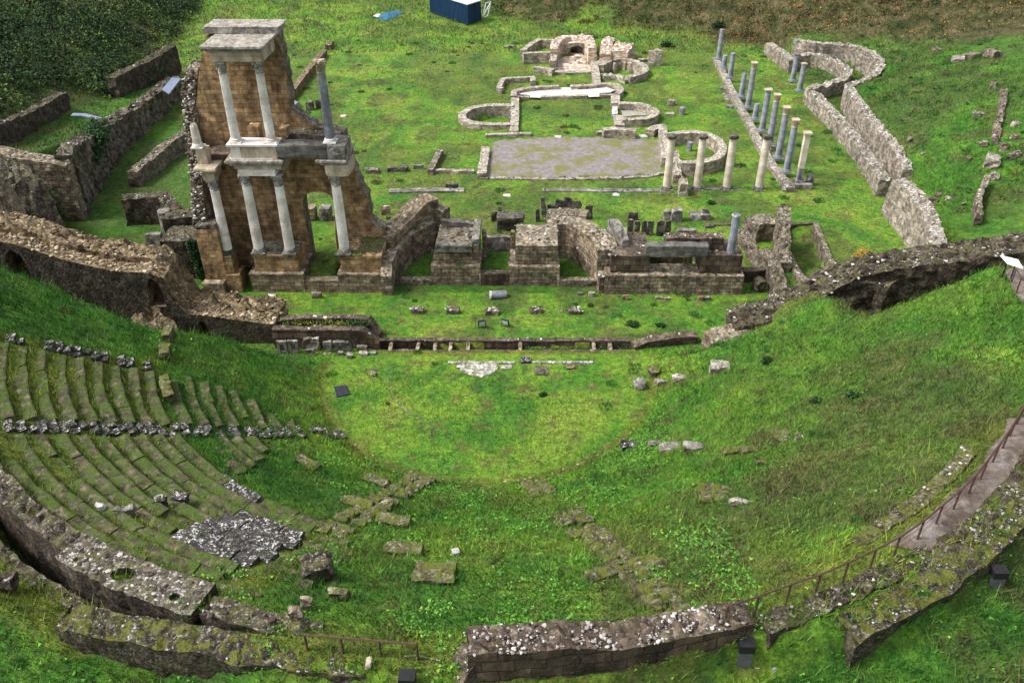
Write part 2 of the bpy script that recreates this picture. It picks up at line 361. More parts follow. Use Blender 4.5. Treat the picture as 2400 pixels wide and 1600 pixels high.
def resample(pts, ds):
    out = []
    for i in range(len(pts)-1):
        a, b_ = pts[i], pts[i+1]; L = math.hypot(b_[0]-a[0], b_[1]-a[1]); n = max(1, int(round(L/ds)))
        for k in range(n): out.append(tuple(a[j]+(b_[j]-a[j])*k/n for j in range(len(a))))
    out.append(tuple(pts[-1])); return out
def smooth_pts(pts, it=2, closed=False):
    # Chaikin
    for _ in range(it):
        o = [] if closed else [pts[0]]
        n = len(pts); rr = range(n) if closed else range(n-1)
        for i in rr:
            a, b_ = pts[i], pts[(i+1) % n]
            o.append(tuple(.75*a[j]+.25*b_[j] for j in range(len(a)))); o.append(tuple(.25*a[j]+.75*b_[j] for j in range(len(a))))
        if not closed: o.append(pts[-1])
        pts = o
    return pts
def wall_mb(pts, th, zb=None, ds=.3, rough=.05, topamp=.10, stones=5., smin=.04, smax=.13, closed=False, batter=0., chunk=0., mb=None, mi0=0, mi1=1):
    """pts: (x,y,ztop). A masonry wall with broken rubble top."""
    if closed: pts = list(pts)+[pts[0]]
    P = resample(pts, ds); n = len(P)
    if closed: P = P[:-1]; n = len(P)
    mb = mb or MB(); rings = []; cum = 0; us = []
    for i in range(n):
        a = P[(i-1) % n] if (closed or i > 0) else P[0]; c = P[(i+1) % n] if (closed or i < n-1) else P[-1]
        t = Vector((c[0]-a[0], c[1]-a[1])); t = t.normalized() if t.length > 0 else Vector((1, 0)); nr = Vector((-t.y, t.x))
        if i > 0: cum += math.hypot(P[i][0]-P[i-1][0], P[i][1]-P[i-1][1])
        us.append(cum)
        x, y, zt = P[i][:3]; w = th if len(P[i]) < 4 else P[i][3]
        zbb = zb if zb is not None else min(tz(x+nr.x*th/2, y+nr.y*th/2), tz(x-nr.x*th/2, y-nr.y*th/2))-.35
        if chunk: zt += chunk*(round(noise.noise(Vector((x*.9, y*.9, 3)))*2.5)/2.5)
        zt = max(zt, zbb+.25)
        nv = max(2, int(math.ceil((zt-zbb)/.42))); nt_ = max(2, int(math.ceil(w/.28)))
        rings.append((x, y, zt, zbb, nr, w))
    NV = max(max(2, int(math.ceil((r[2]-r[3])/.42))) for r in rings); NV = min(NV, 16)
    NT_ = max(2, int(math.ceil(th/.28))); R = []; UVR = []
    for i, (x, y, zt, zbb, nr, w) in enumerate(rings):
        ring = []; uv = []; u = us[i]
        for k in range(NV+1):
            f = k/NV; z = zbb+(zt-zbb)*f; o = w/2+batter*(1-f)
            p = (x+nr.x*o, y+nr.y*o, z); ring.append(jit(p, rough if k > 0 else 0)); uv.append((u, z))
        for k in range(1, NT_):
            f = k/NT_; o = w/2-w*f; p = (x+nr.x*o, y+nr.y*o, zt+topamp*nz3((x+nr.x*o, y+nr.y*o, 0), 2.2)+topamp*.6*nz3((x+nr.x*o, y+nr.y*o, 4), 5)); ring.append(jit(p, rough)); uv.append((u, zt+w*f))
        for k in range(NV, -1, -1):
            f = k/NV; z = zbb+(zt-zbb)*f; o = -w/2-batter*(1-f)
            p = (x+nr.x*o, y+nr.y*o, z); ring.append(jit(p, rough if k > 0 else 0)); uv.append((u, z))
        R.append(ring); UVR.append(uv)
    L = len(R[0]); vs = [p for r in R for p in r]; fs = []; us_ = []
    m = n if closed else n-1
    for i in range(m):
        j = (i+1) % n; du = (us[i]+ds) if j == 0 else None
        for k in range(L-1):
            fs.append((i*L+k, i*L+k+1, j*L+k+1, j*L+k))
            a, b_ = UVR[i][k], UVR[i][k+1]; c, d = UVR[j][k+1], UVR[j][k]
            if du: c = (du, c[1]); d = (du, d[1])
            us_.append([a, b_, c, d])
    mi = [mi0]*len(fs)
    if not closed:
        for i, rev in ((0, False), (n-1, True)):
            for k in range(NV):
                q = (i*L+k, i*L+L-1-k, i*L+L-2-k, i*L+k+1)
                w = rings[i][5]
                if rev: q = q[::-1]
                fs.append(q)
                uvq = [(0, UVR[i][k][1]), (w, UVR[i][k][1]), (w, UVR[i][k+1][1]), (0, UVR[i][k+1][1])]
                us_.append(uvq[::-1] if rev else uvq); mi.append(mi0)
            q = tuple(i*L+k for k in range(NV, L-NV)); q = q if rev else q[::-1]
            fs.append(q); us_.append([(k*.2, rings[i][2]) for k in range(len(q))]); mi.append(mi0)
    mb.add(vs, fs, mi, us_)
    if stones > 0:
        A = sum(math.hypot(P[i+1][0]-P[i][0], P[i+1][1]-P[i][1]) for i in range(n-1))*th
        for _ in range(int(A*stones)):
            i = random.randrange(n); x, y, zt, zbb, nr, w = rings[i]; o = (random.random()-.5)*w*1.02; q = random.uniform(-.5, .5)*ds
            if noise.noise(Vector((x+nr.x*o, y+nr.y*o, 2))*1.7)+.5*noise.noise(Vector((x+nr.x*o, y+nr.y*o, 5))*4.5) < random.uniform(-.35, .15): continue
            scatter_rocks(mb, [(x+nr.x*o+nr.y*q, y+nr.y*o-nr.x*q, zt)], smin, smax, mi1)
    return mb
def wall(name, label, pts, th, mats=('rubble', 'pebble'), cat='wall', group=None, **k):
    o = wall_mb(pts, th, **k).build(name, list(mats)); return tag(o, label, cat, group)
def wpx(L, z, f=None):  # pixel trace at given top height -> world points with that top
    o = []
    for p in L:
        zz = p[2] if len(p) > 2 else z; q = p[:2] if f is None else f(*p[:2]); g = G(q[0], q[1], zz); o.append((g.x, g.y, zz))
    return o
def prism(outline, holes, a0, a1, axis='y', mi_side=1, mi_face=0, mi_back=0):
    """outline in 2-D (x,z for axis y; x,y for axis z); extruded a0..a1"""
    mb = MB(); loops = [outline]+holes
    def P3(p, a): return (p[0], a, p[1]) if axis == 'y' else (p[0], p[1], a)
    tri = tessellate_polygon([[Vector((p[0], p[1], 0)) for p in l] for l in loops])
    flat = [p for l in loops for p in l]; n = len(flat)
    A = [P3(p, a0) for p in flat]; B = [P3(p, a1) for p in flat]
    def area(t): a, b_, c = [flat[i] for i in t]; return (b_[0]-a[0])*(c[1]-a[1])-(c[0]-a[0])*(b_[1]-a[1])
    fs = []; mi = []
    for t in tri:
        t = tuple(t)
        if area(t) < 0: t = t[::-1]
        if axis == 'y': fs.append(t); fs.append(tuple(i+n for i in t[::-1]))
        else: fs.append(t[::-1]); fs.append(tuple(i+n for i in t))
        mi += [mi_face, mi_back]
    o = 0
    for l in loops:
        m = len(l)
        for i in range(m):
            j = (i+1) % m; fs.append((o+i, o+j, n+o+j, n+o+i)); mi.append(mi_side)
        o += m
    mb.add(A+B, fs, mi)
    return mb
def fixn(o):
    bm = bmesh.new(); bm.from_mesh(o.data); bmesh.ops.remove_doubles(bm, verts=bm.verts, dist=1e-5); bmesh.ops.recalc_face_normals(bm, faces=bm.faces); bm.to_mesh(o.data); bm.free(); return o
def raggedge(pts, ds=.35, amp=.12):
    P = resample([(p[0], p[1]) for p in pts], ds)
    return [(p[0]+amp*random.uniform(-1, 1), p[1]+amp*.6*random.uniform(-1, 1)) for p in P]
def bblock(mb, c, size, yaw=0, tilt=(0, 0), chip=.06, mi=0, sub=3, seed=None):
    """worn stone block: subdivided box with softened, chipped corners; c = base centre"""
    lx, ly, lz = size; off = Vector((random.random()*99, random.random()*99, 0)); R = Matrix.Rotation(yaw, 3, 'Z') @ Matrix.Rotation(tilt[0], 3, 'X') @ Matrix.Rotation(tilt[1], 3, 'Y')
    vs = []; idx = {}; fs = []
    def vid(i, j, k):
        if (i, j, k) in idx: return idx[(i, j, k)]
        u = Vector((i/sub*2-1, j/sub*2-1, k/sub*2-1))
        e = sum(1 for q in u if abs(q) > .99); sh = {1: 1, 2: .975, 3: .93}.get(e, 1)
        p = Vector((u.x*lx/2*sh, u.y*ly/2*sh, u.z*lz/2*(sh if u.z > 0 else 1)))
        nv = noise.noise_vector((p+off)*2.3)*chip+noise.noise_vector((p+off)*6)*chip*.4
        p = p+nv; p.z += lz/2
        p = R @ p
        idx[(i, j, k)] = len(vs); vs.append((c[0]+p.x, c[1]+p.y, c[2]+p.z)); return idx[(i, j, k)]
    for a in range(sub):
        for b_ in range(sub):
            fs += [(vid(a, b_, 0), vid(a, b_+1, 0), vid(a+1, b_+1, 0), vid(a+1, b_, 0)), (vid(a, b_, sub), vid(a+1, b_, sub), vid(a+1, b_+1, sub), vid(a, b_+1, sub)),
                   (vid(a, 0, b_), vid(a+1, 0, b_), vid(a+1, 0, b_+1), vid(a, 0, b_+1)), (vid(a, sub, b_), vid(a, sub, b_+1), vid(a+1, sub, b_+1), vid(a+1, sub, b_)),
                   (vid(0, a, b_), vid(0, a, b_+1), vid(0, a+1, b_+1), vid(0, a+1, b_)), (vid(sub, a, b_), vid(sub, a+1, b_), vid(sub, a+1, b_+1), vid(sub, a, b_+1))]
    mb.add(vs, fs, mi)
def stoneblock(name, label, cat, c, size, yaw=0, tilt=(0, 0), mat='grey_stone', chip=.06, group=None, sink=.08, z=None):
    mb = MB(); z0 = tz(c[0], c[1]) if z is None else z
    bblock(mb, (c[0], c[1], z0-sink), (size[0], size[1], size[2]+sink), yaw, tilt, chip)
    o = mb.build(name, mat); return tag(o, label, cat, group)
def pxblock(name, label, cat, box, h, mat='grey_stone', z=None, group=None, yaw=0., tilt=(0, 0), chip=.06, mind=.2, maxd=3.):
    x0, y0, x1, y1 = box
    P0 = GT(x0, y1) if z is None else G(x0, y1, z); P1 = GT(x1, y1) if z is None else G(x1, y1, z)
    zf = P0.z; bk = G((x0+x1)/2, y0, zf+h); w = (P1-P0).length; d = min(max(bk.y-P0.y, mind), maxd)
    return stoneblock(name, label, cat, ((P0.x+P1.x)/2, (P0.y+P1.y)/2+d/2), (w, d, h), yaw, tilt, mat, chip, group, z=zf)
def lathe(mb, c, prof, n=24, flute=0, depth=.0, mi=0, tilt=None):
    m = n if not flute else flute*4; vs = []; fs = []; L = len(prof)
    for r, z in prof:
        for k in range(m):
            a = 2*math.pi*k/m; rr = r
            if flute: rr = r-depth*(.5-.5*math.cos(flute*a))
            p = Vector((rr*math.cos(a), rr*math.sin(a), z))
            if tilt is not None: p = tilt @ p
            vs.append((c[0]+p.x, c[1]+p.y, c[2]+p.z))
    for i in range(L-1):
        for k in range(m): fs.append((i*m+k, i*m+(k+1) % m, (i+1)*m+(k+1) % m, (i+1)*m+k))
    fs.append(tuple(range(m))[::-1]); fs.append(tuple((L-1)*m+k for k in range(m)))
    uvs = [None]*len(fs); mb.add(vs, fs, mi, uvs)
def capital_mb(c, r, h, leaves=True):
    mb = MB()
    lathe(mb, c, [(r*1.0, 0), (r*1.08, h*.03), (r*1.08, h*.07), (r*.92, h*.09), (r*.93, h*.4), (r*1.0, h*.65), (r*1.22, h*.86)], 20)
    if leaves:
        for row, (z0, zt, ro, cnt, off) in enumerate([(.08, .45, 1.18, 8, 0), (.3, .72, 1.3, 8, .39)]):
            for k in range(cnt):
                a = 2*math.pi*k/cnt+off; w = r*.33
                ca, sa = math.cos(a), math.sin(a)
                def pt(rad, lat, z): return (c[0]+ca*rad-sa*lat, c[1]+sa*rad+ca*lat, c[2]+z)
                b0 = r*.93
                vs = [pt(b0, -w, z0*h), pt(b0, w, z0*h), pt(b0+.02, -w, (z0+.2)*h), pt(b0+.02, w, (z0+.2)*h), pt(r*ro*.95, -w*.8, (zt-.08)*h), pt(r*ro*.95, w*.8, (zt-.08)*h), pt(r*ro*1.12, -w*.4, zt*h), pt(r*ro*1.12, w*.4, zt*h), pt(r*ro*1.15, 0, (zt-.12)*h)]
                mb.add(vs, [(0, 1, 3, 2), (2, 3, 5, 4), (4, 5, 7, 6), (6, 7, 8)])
        for k in range(4):
            a = math.pi/4+k*math.pi/2; R = r*1.42
            mb.add(*rock_vf((c[0]+math.cos(a)*R, c[1]+math.sin(a)*R, c[2]+h*.8), (r*.22, r*.22, h*.12)))
    # abacus with hollowed sides
    vs = []; m = 16
    for z in (.86, .9, 1.0):
        for k in range(m):
            a = 2*math.pi*k/m+math.pi/4; q = abs(math.cos(2*(a-math.pi/4)))
            R = r*(1.18+.48*q**2)
            vs.append((c[0]+R*math.cos(a), c[1]+R*math.sin(a), c[2]+z*h))
    fs = [(i*m+k, i*m+(k+1) % m, (i+1)*m+(k+1) % m, (i+1)*m+k) for i in range(2) for k in range(m)]+[tuple(range(m))[::-1], tuple(2*m+k for k in range(m))]
    mb.add(vs, fs); return mb
def base_mb(c, r, h):
    mb = MB(); R = r
    mb.box(c[0]-R*1.42, c[0]+R*1.42, c[1]-R*1.42, c[1]+R*1.42, c[2], c[2]+h*.3)
    lathe(mb, (c[0], c[1], c[2]+h*.3), [(R*1.3, 0), (R*1.38, h*.08), (R*1.36, h*.2), (R*1.15, h*.26), (R*1.12, h*.38), (R*1.25, h*.44), (R*1.24, h*.54), (R*1.06, h*.6), (R*1.02, h*.7)], 24); return mb
def column_parts(root, x, y, z0, ztop, r, mats, cap=True, base=True, flute=20, broken=False, caph=None, captop=None, name='shaft', tilt=None, captype='leaf'):
    """shaft under root; capital and base as its parts"""
    h = ztop-z0; bh = r*1.0 if base else 0; ch = (caph or r*2.1) if cap else 0
    mb = MB(); n = 9; prof = []
    for k in range(n+1):
        f = k/n; prof.append((r*(1-.14*f**1.6), f*(h-bh-ch)))
    if broken: prof.append((r*.55, h-bh-ch+.05))
    lathe(mb, (x, y, z0+bh), prof, 24, flute, r*.09 if flute else 0)
    if broken:
        for q in range(len(mb.v)-(flute*4 if flute else 24), len(mb.v)):
            v = mb.v[q]; mb.v[q] = (v[0], v[1], v[2]+random.uniform(-.1, .15))
    return mb, (base_mb((x, y, z0), r, r) if base else None), (capital_mb((x, y, ztop-ch), r*.87, ch, captype == 'leaf') if cap else None)
def standing_column(x, y, z0, h, r, label, mat, capmat=None, **k):
    group = k.pop('group', None); name = k.pop('name', 'column')
    e = empty(name, (x, y, z0), label, 'column', group)
    s, b_, c = column_parts(e, x, y, z0, z0+h, r, mat, **k)
    child(s, 'shaft', mat, e)
    if b_: child(b_, 'base', 'grey_stone' if mat != 'granite' else 'granite', e)
    if c: child(c, 'capital', capmat or mat, e)
    return e
def child(mb, name, mats, root, smooth=False):
    o = mb.build(name, mats, root, smooth); top = root
    while top.parent: top = top.parent
    if top.type == 'EMPTY': o.data.transform(Matrix.Translation(-Vector(top.location)))
    return o
# ================================================================== GROUND
PITS.append(([(-16.2, 50.9), (-14.2, 50.9), (-14.3, 54.7), (-16.4, 54.7)], .85))
PITS.append(([(-7.0, 53.6), (-4.2, 53.6), (-4.2, 51.9), (-1.6, 51.9), (-1.6, 53.6), (1, 53.6), (1, 57), (-7, 57)], .7))
xs = np.unique(np.concatenate([np.array([-500, -250, -140, -110]), np.arange(-92, -44, .8), np.arange(-44, 34, .25), np.arange(34, 78, .6), np.array([90, 120, 250, 500])]))
ys = np.unique(np.concatenate([np.array([-300, -120, -50, -20, -5, 3, 7]), np.arange(9, 43, .25), np.arange(43, 45.2, .12), np.arange(45.3, 70, .25), np.arange(70, 165, .5), np.array([170, 180, 200, 240, 400, 700])]))
XX, YY = np.meshgrid(xs, ys, indexing='ij'); ZZ = terrain(XX, YY)
def zones(x, y):
    """dry brown, lush dark, mossy weights"""
    r = np.hypot(x-CX, y-CY); th = np.degrees(np.arctan2(y-CY, x-CX)); nn = fbm(x*.12+3, y*.12, 3)-.5
    toe = np.interp(x, *TOE); dry = S(-3, 3, y-toe+nn*10+np.interp(x, [20, 34, 60], [0, 7, 12]))
    xh = -43.5-np.clip(y-90, 0, 100)*.19; dry = np.maximum(dry, .75*S(0, 3, xh-x+nn*8)*(y > 57))
    xr = np.interp(y, *XR); dry = np.maximum(dry, .45*S(1, 4, x-xr)*(y > 50)*S(.4, .6, fbm(x*.2, y*.2, 3)))
    dry = np.maximum(dry, .55*np.exp(-((x-15.5)/4.)**2-((y-43.6)/1.8)**2))
    dry = np.maximum(dry, .55*S(.50, .62, fbm(x*.13+30, y*.13, 4))*(r > 10)*(y < 42)*(x > 2))
    dry = np.maximum(dry, .35*S(.52, .64, fbm(x*.1+60, y*.1, 4))*(y > 60))
    lush = np.where((y < 42) & (r > 10), 1., 0)*S(9.8, 14, r)*S(.3, .55, fbm(x*.2+5, y*.2, 3)+.08)*np.interp(x, [-16, -9, -5, 3, 8, 20], [1., .75, .3, .2, .6, .6])
    lush = np.maximum(lush, .85*(x < -22)*(y > 40)*S(100, 80, y)); lush = np.maximum(lush, .95*S(29, 33, x)*(y > 50))
    lush = np.maximum(lush, 1.*(r > 28)*(y < 32)); lush = np.maximum(lush, .75*((y > 50.5) & (y < 58) & (x > -11) & (x < 5)))
    dry = np.maximum(dry, .9*np.exp(-((r-9.8)/.16)**2)*(y < 42)*S(.3, .5, vn(th*.2, th*0)+.15))
    dry = np.maximum(dry, .5*S(.52, .60, fbm(x*.45+11, y*.45, 4))*(y > 44))
    moss = np.zeros_like(x)
    moss = np.maximum(moss, .8*(r > 26.6)*(r < 28.3)*(th < -112)*(th > -165)); moss = np.maximum(moss, .6*((r > 25.3) & (r < 27)*(y < 26)))
    moss = np.maximum(moss, .7*np.exp(-((r-9.9)/.35)**2)*(y < 42)); moss = np.maximum(moss, .8*S(17.6, 18.2, r)*S(25.4, 25, r)*((th < -104) & (th > -160)))
    moss = np.maximum(moss, .75*((np.abs(y-ty(x)) > .3) & (np.abs(y-ty(x)) < .9) & (x > -10.5) & (x < 6.5)))
    return dry, lush, moss
def add_zone(me, x, y):
    d, l, m_ = zones(x, y); a = me.color_attributes.new('Zone', 'FLOAT_COLOR', 'POINT')
    arr = np.ones((len(x), 4)); arr[:, 0] = d; arr[:, 1] = l; arr[:, 2] = m_; a.data.foreach_set('color', arr.ravel())
nx, ny = XX.shape; me = bpy.data.meshes.new('ground')
V = np.stack([XX, YY, ZZ], -1).reshape(-1, 3); I = np.arange(nx*ny).reshape(nx, ny)
Fq = np.stack([I[:-1, :-1], I[1:, :-1], I[1:, 1:], I[:-1, 1:]], -1).reshape(-1, 4)
me.vertices.add(len(V)); me.vertices.foreach_set('co', V.ravel()); me.loops.add(Fq.size); me.loops.foreach_set('vertex_index', Fq.ravel().astype(np.int32))
me.polygons.add(len(Fq)); me.polygons.foreach_set('loop_start', np.arange(0, Fq.size, 4, dtype=np.int32)); me.polygons.foreach_set('loop_total', np.full(len(Fq), 4, np.int32))
me.polygons.foreach_set('use_smooth', np.ones(len(Fq), bool)); me.update(); me.validate(); add_zone(me, V[:, 0], V[:, 1]); me.materials.append(MAT['sward'])
gr = bpy.data.objects.new('ground', me); COL.objects.link(gr); tag(gr, 'grassy ground sloping down from the seating bowl to the level lawns behind the stage', 'ground', kind='structure')
NOGRASS = []
def sheet(name, label, poly, mat, cat='floor', kind='structure', lift=.035, step=.35, edge=.22, zc=None, grass_gap=True):
    P = resample(list(poly)+[poly[0]], step)[:-1]
    P = [(p[0]+edge*nz3((p[0], p[1], 1), .9)+edge*.4*random.uniform(-1, 1), p[1]+edge*nz3((p[0], p[1], 8), .9)+edge*.4*random.uniform(-1, 1)) for p in P]
    x0 = min(p[0] for p in P); x1 = max(p[0] for p in P); y0 = min(p[1] for p in P); y1 = max(p[1] for p in P)
    gx = np.arange(x0, x1+step, step); gy = np.arange(y0, y1+step, step); C = [(a, b_) for a in gx for b_ in gy]
    ins = inpoly(np.array([c[0] for c in C]), np.array([c[1] for c in C]), P)
    pts = [Vector(p) for p in P]+[Vector(c) for c, i in zip(C, ins) if i]
    from mathutils.geometry import delaunay_2d_cdt
    v, e_, f, *_r = delaunay_2d_cdt(pts, [], [list(range(len(P)))], 1, 1e-4)
    xa = np.array([q.x for q in v]); ya = np.array([q.y for q in v]); za = terrain(xa, ya)+lift if zc is None else np.full(len(v), zc)
    mb = MB(); mb.add([(xa[i], ya[i], za[i]) for i in range(len(v))], [tuple(q) for q in f])
    o = mb.build(name, mat, smooth=True); tag(o, label, cat, kind=kind)
    if grass_gap: NOGRASS.append(poly)
    return o
# ================================================================== STAGE BUILDING
YR = 53.4
stage = empty('stage_building', (-17, 52, 0), 'tall ruined two-storey brown stage facade with white columns and a cornice', 'ruin')
def E(p, Y=YR): q = PY(p[0], p[1], Y); return (q.x, q.z)
def c6(x, y): return (400+x/3.92, 300+y/3.92)
left_edge = [(-22.75, .2), (-22.75, 10.6), (-21.5, 14.57), (-20.75, 16.4)]
right_edge = [E(p) for p in [(651, 66), (655, 102), (670, 163), (678, 230), (683, 260), (700, 275), (726, 293), (755, 303), (808, 314), (812, 339), (823, 383), (840, 420), (859, 463), (867, 517), (903, 540), (903, 566)]]+[(-10.8, .2)]
out = left_edge+raggedge([left_edge[-1], (-20.5, 16.6), right_edge[0]], .5, .03)[1:-1]+raggedge(right_edge, .33, .11)+[(-14.3, .2)]
door = [(-16.32, .85), (-16.3, 3.0), (-16.35, 4.4), (-16.28, 5.5), (-16.0, 5.98), (-15.5, 6.12), (-14.7, 6.12), (-14.3, 5.85), (-14.16, 5.5), (-14.2, 4.2), (-14.35, 2.7), (-14.35, .85)]
o = fixn(child(prism(out, [door], YR, YR+1.25), 'rear_wall', ['scaena', 'rubble'], stage))
mb = MB()
wall_mb([(-22.75, 50.9, 4.9), (-22.75, 51.8, 7.2), (-22.7, 52.7, 10.0), (-22.65, 53.6, 12.6), (-22.6, 54.6, 14.0), (-22.6, 56.2, 14.2)], .85, zb=0, rough=.10, topamp=.2, stones=8, smin=.1, smax=.2, mb=mb)
for k in range(420):
    z = random.uniform(4.7, 14.0); yy = np.interp(z, [4.9, 7.2, 10, 12.6, 14], [50.8, 51.7, 52.6, 53.5, 54.5]); scatter_rocks(mb, [(random.uniform(-23.15, -22.3), yy, z)], .06, .14)
child(mb, 'side_wall', ['rubble', 'pebble'], stage)
mb = MB(); mb.box(-22.95, -21.45, 50.3, 51.6, 0, 4.75); child(mb, 'side_pier', 'scaena', stage)
mb = MB(); mb.box(-23.05, -21.6, 49.75, 50.6, -.2, .95); child(mb, 'pier_footing', 'scaena_grey', stage)
mb = MB(); bblock(mb, (-22.2, 50.95, 4.7), (1.4, 1.2, .35), chip=.12, sub=4); child(mb, 'pier_cap', 'black_stone', stage)
mb = MB(); mb.box(-21.62, -20.9, 50.35, 51.5, 1.35, 2.7); child(mb, 'corner_pedestal', 'scaena', stage)
mb = MB(); mb.box(-21.5, -20.55, 50.2, 51.6, -.2, 1.38); child(mb, 'corner_footing', 'scaena', stage)
def podium(name, x0, x1, y0, y1, z0, z1, mat='scaena', step=.07):
    mb = MB(); mb.box(x0, x1, y0, y1, z0, z1-.16); mb.box(x0-step, x1+step, y0-step, y1, z1-.16, z1); return child(mb, name, mat, stage)
podium('podium', -19.85, -16.15, 50.3, YR-.003, -.2, 1.45, 'scaena_grey', .03)
podium('pedestal_block', -19.45, -16.45, 50.62, 52.6, 1.45, 2.74)
podium('podium', -13.75, -10.35, 50.3, YR-.003, -.2, 1.45, 'scaena_grey', .03)
podium('pedestal_block', -13.5, -10.75, 50.62, YR-.006, 1.45, 2.70)
mb = MB(); mb.box(-16.12, -13.78, 50.35, 51.0, -.2, .9); child(mb, 'low_front_wall', 'scaena_grey', stage)
mb = MB(); bblock(mb, (-18, 51.7, 2.74), (3.1, 2.0, .08), chip=.02); child(mb, 'pedestal_slab', 'black_stone', stage)
mb = MB(); bblock(mb, (-12.95, 50.9, 2.70), (1.9, .7, .10), chip=.02); bblock(mb, (-11.6, 52.2, 2.66), (1.6, 2.2, .12), chip=.05, sub=4); child(mb, 'pedestal_slab', 'mossy', stage)
for x in (-19.08, -16.95, -13.2):
    s, b_, c = column_parts(stage, x, 50.97, 2.78, 8.5, .34, 'marble', caph=.82)
    q = child(s, 'column', 'marble', stage); child(b_, 'base', 'grey_stone', q); child(c, 'capital', 'capital', q)
s, b_, c = column_parts(stage, -21.25, 50.95, 2.7, 8.15, .32, 'marble', caph=.8); q = child(s, 'column', 'marble', stage); child(b_, 'base', 'black_stone', q); child(c, 'capital', 'capital', q)
for x, cm in ((-19.18, 'marble'), (-16.93, 'marble'), (-13.18, 'granite')):
    s, b_, c = column_parts(stage, x, 50.97, 10.62, 15.66, .285, cm, caph=.72, flute=24)
    q = child(s, 'column', 'marble' if x < -14 else 'granite', stage); child(b_, 'base', 'marble', q); child(c, 'capital', 'capital' if x < -14 else 'entab', q)
mb = MB()
for k in range(5): bblock(mb, (-13.18+random.uniform(-.3, .3), 50.97+random.uniform(-.3, .3), 15.6), (.3, .3, .14), random.random()*3, chip=.05)
o = child(mb, 'broken_abacus', 'entab', stage); o['label'] = 'yellow lichened broken slab on the capital'
# lower storey entablature
mb = MB(); mb.box(-19.3, -16.9, 50.52, 51.4, 8.5, 8.92); child(mb, 'architrave', 'marble', stage)
mb = MB(); mb.box(-19.52, -16.5, 50.62, YR-.003, 8.92, 9.22); mb.box(-16.9, -16.5, 51.4, YR-.006, 8.5, 8.92); mb.box(-19.52, -19.3, 51.4, YR-.006, 8.5, 8.92); child(mb, 'frieze', 'entab', stage)
def cornice(x0, x1, y0, y1, z0, name='cornice', mat='slab_top', n=3, dz=.12, out_=.12):
    mb = MB()
    for k in range(n): o_ = out_*(k-n+1); mb.box(x0-o_, x1+o_, y0-o_, y1-.003*k, z0+dz*k, z0+dz*(k+1)-.0)
    bblock(mb, ((x0+x1)/2, (y0+y1)/2, z0+dz*n-.03), (x1-x0-.02, y1-y0-.02, .07), chip=.03, sub=6)
    return child(mb, name, mat, stage)
cornice(-19.95, -16.2, 50.2, YR-.01, 9.22)
mb = MB(); mb.box(-19.55, -16.6, 50.55, 51.6, 9.62, 10.5); child(mb, 'upper_pedestal', 'entab', stage)
mb = MB(); mb.box(-19.5, -18.9, 50.53, 50.56, 9.64, 10.46); child(mb, 'marble_panel', 'marble', stage)
mb = MB(); mb.box(-19.7, -16.45, 50.42, 51.7, 10.5, 10.62); child(mb, 'pedestal_top', 'marble', stage)
mb = MB(); mb.box(-19.65, -16.9, 50.5, 50.64, 9.60, 9.68); child(mb, 'moulding', 'marble', stage)
mb = MB(); bblock(mb, (-14.4, 50.98, 9.72), (4.35, 1.15, .86), chip=.06, sub=7); child(mb, 'link_beam', 'beam', stage)
mb = MB(); wall_mb([(-16.5, 52.9, 10.62), (-13.0, 52.9, 10.45)], 1.0, zb=9.75, rough=.06, stones=9, mb=mb); child(mb, 'upper_ledge', ['rubble', 'pebble'], stage)
mb = MB(); bblock(mb, (-12.75, 51.3, 9.66), (1.2, 2.0, .95), chip=.06, sub=5); child(mb, 'upper_pedestal', 'grey_stone', stage)
mb = MB(); bblock(mb, (-12.9, 51.6, 8.5), (1.55, 2.3, .78), chip=.03, sub=5); child(mb, 'architrave', 'entab', stage)
cornice(-14.15, -12.2, 50.25, YR-.01, 9.26)
mb = MB(); bblock(mb, (-21.3, 51.2, 8.15), (.8, 1.4, .7), chip=.05); bblock(mb, (-21.3, 51.0, 8.9), (1.5, 1.8, .22), chip=.05); child(mb, 'corner_cornice', 'entab', stage)
mb = MB(); bblock(mb, (-21.6, 51.3, 9.12), (.7, .8, 1.0), chip=.05); child(mb, 'upper_pedestal', 'entab', stage)
s, b_, c = column_parts(stage, -21.75, 51.1, 10.2, 11.6, .27, 'marble', cap=False, broken=True); q = child(s, 'broken_column', 'marble', stage); child(b_, 'base', 'marble', q)
mb = MB(); mb.box(-18.6, -17.9, 51.75, 52.5, 10.0, 11.3); child(mb, 'upper_plinth', 'scaena', stage)
mb = MB(); mb.box(-16.6, -16.1, 51.75, 52.5, 10.6, 11.2); child(mb, 'upper_plinth', 'scaena', stage)
mb = MB(); mb.box(-21.9, -19.95, 51.6, YR-.004, 9.0, 9.5); child(mb, 'ledge', 'dark_ashlar', stage)
# top storey
mb = MB(); mb.box(-19.6, -16.5, 50.62, YR-.004, 15.68, 16.36); mb.box(-19.45, -16.6, 50.57, 50.63, 15.72, 16.0); child(mb, 'architrave', 'entab', stage)
cornice(-20.0, -16.2, 50.15, YR+.2, 16.36, n=3, dz=.1)
mb = MB(); mb.box(-20.75, -16.05, YR-.35, YR+1.4, 16.72, 17.0); bblock(mb, (-18.3, YR+.6, 17.0), (4.7, 1.9, .12), chip=.04, sub=7); child(mb, 'attic_cornice', 'slab_top', stage)
mb = MB()
for q in ((-15.45, 57.7),): pass
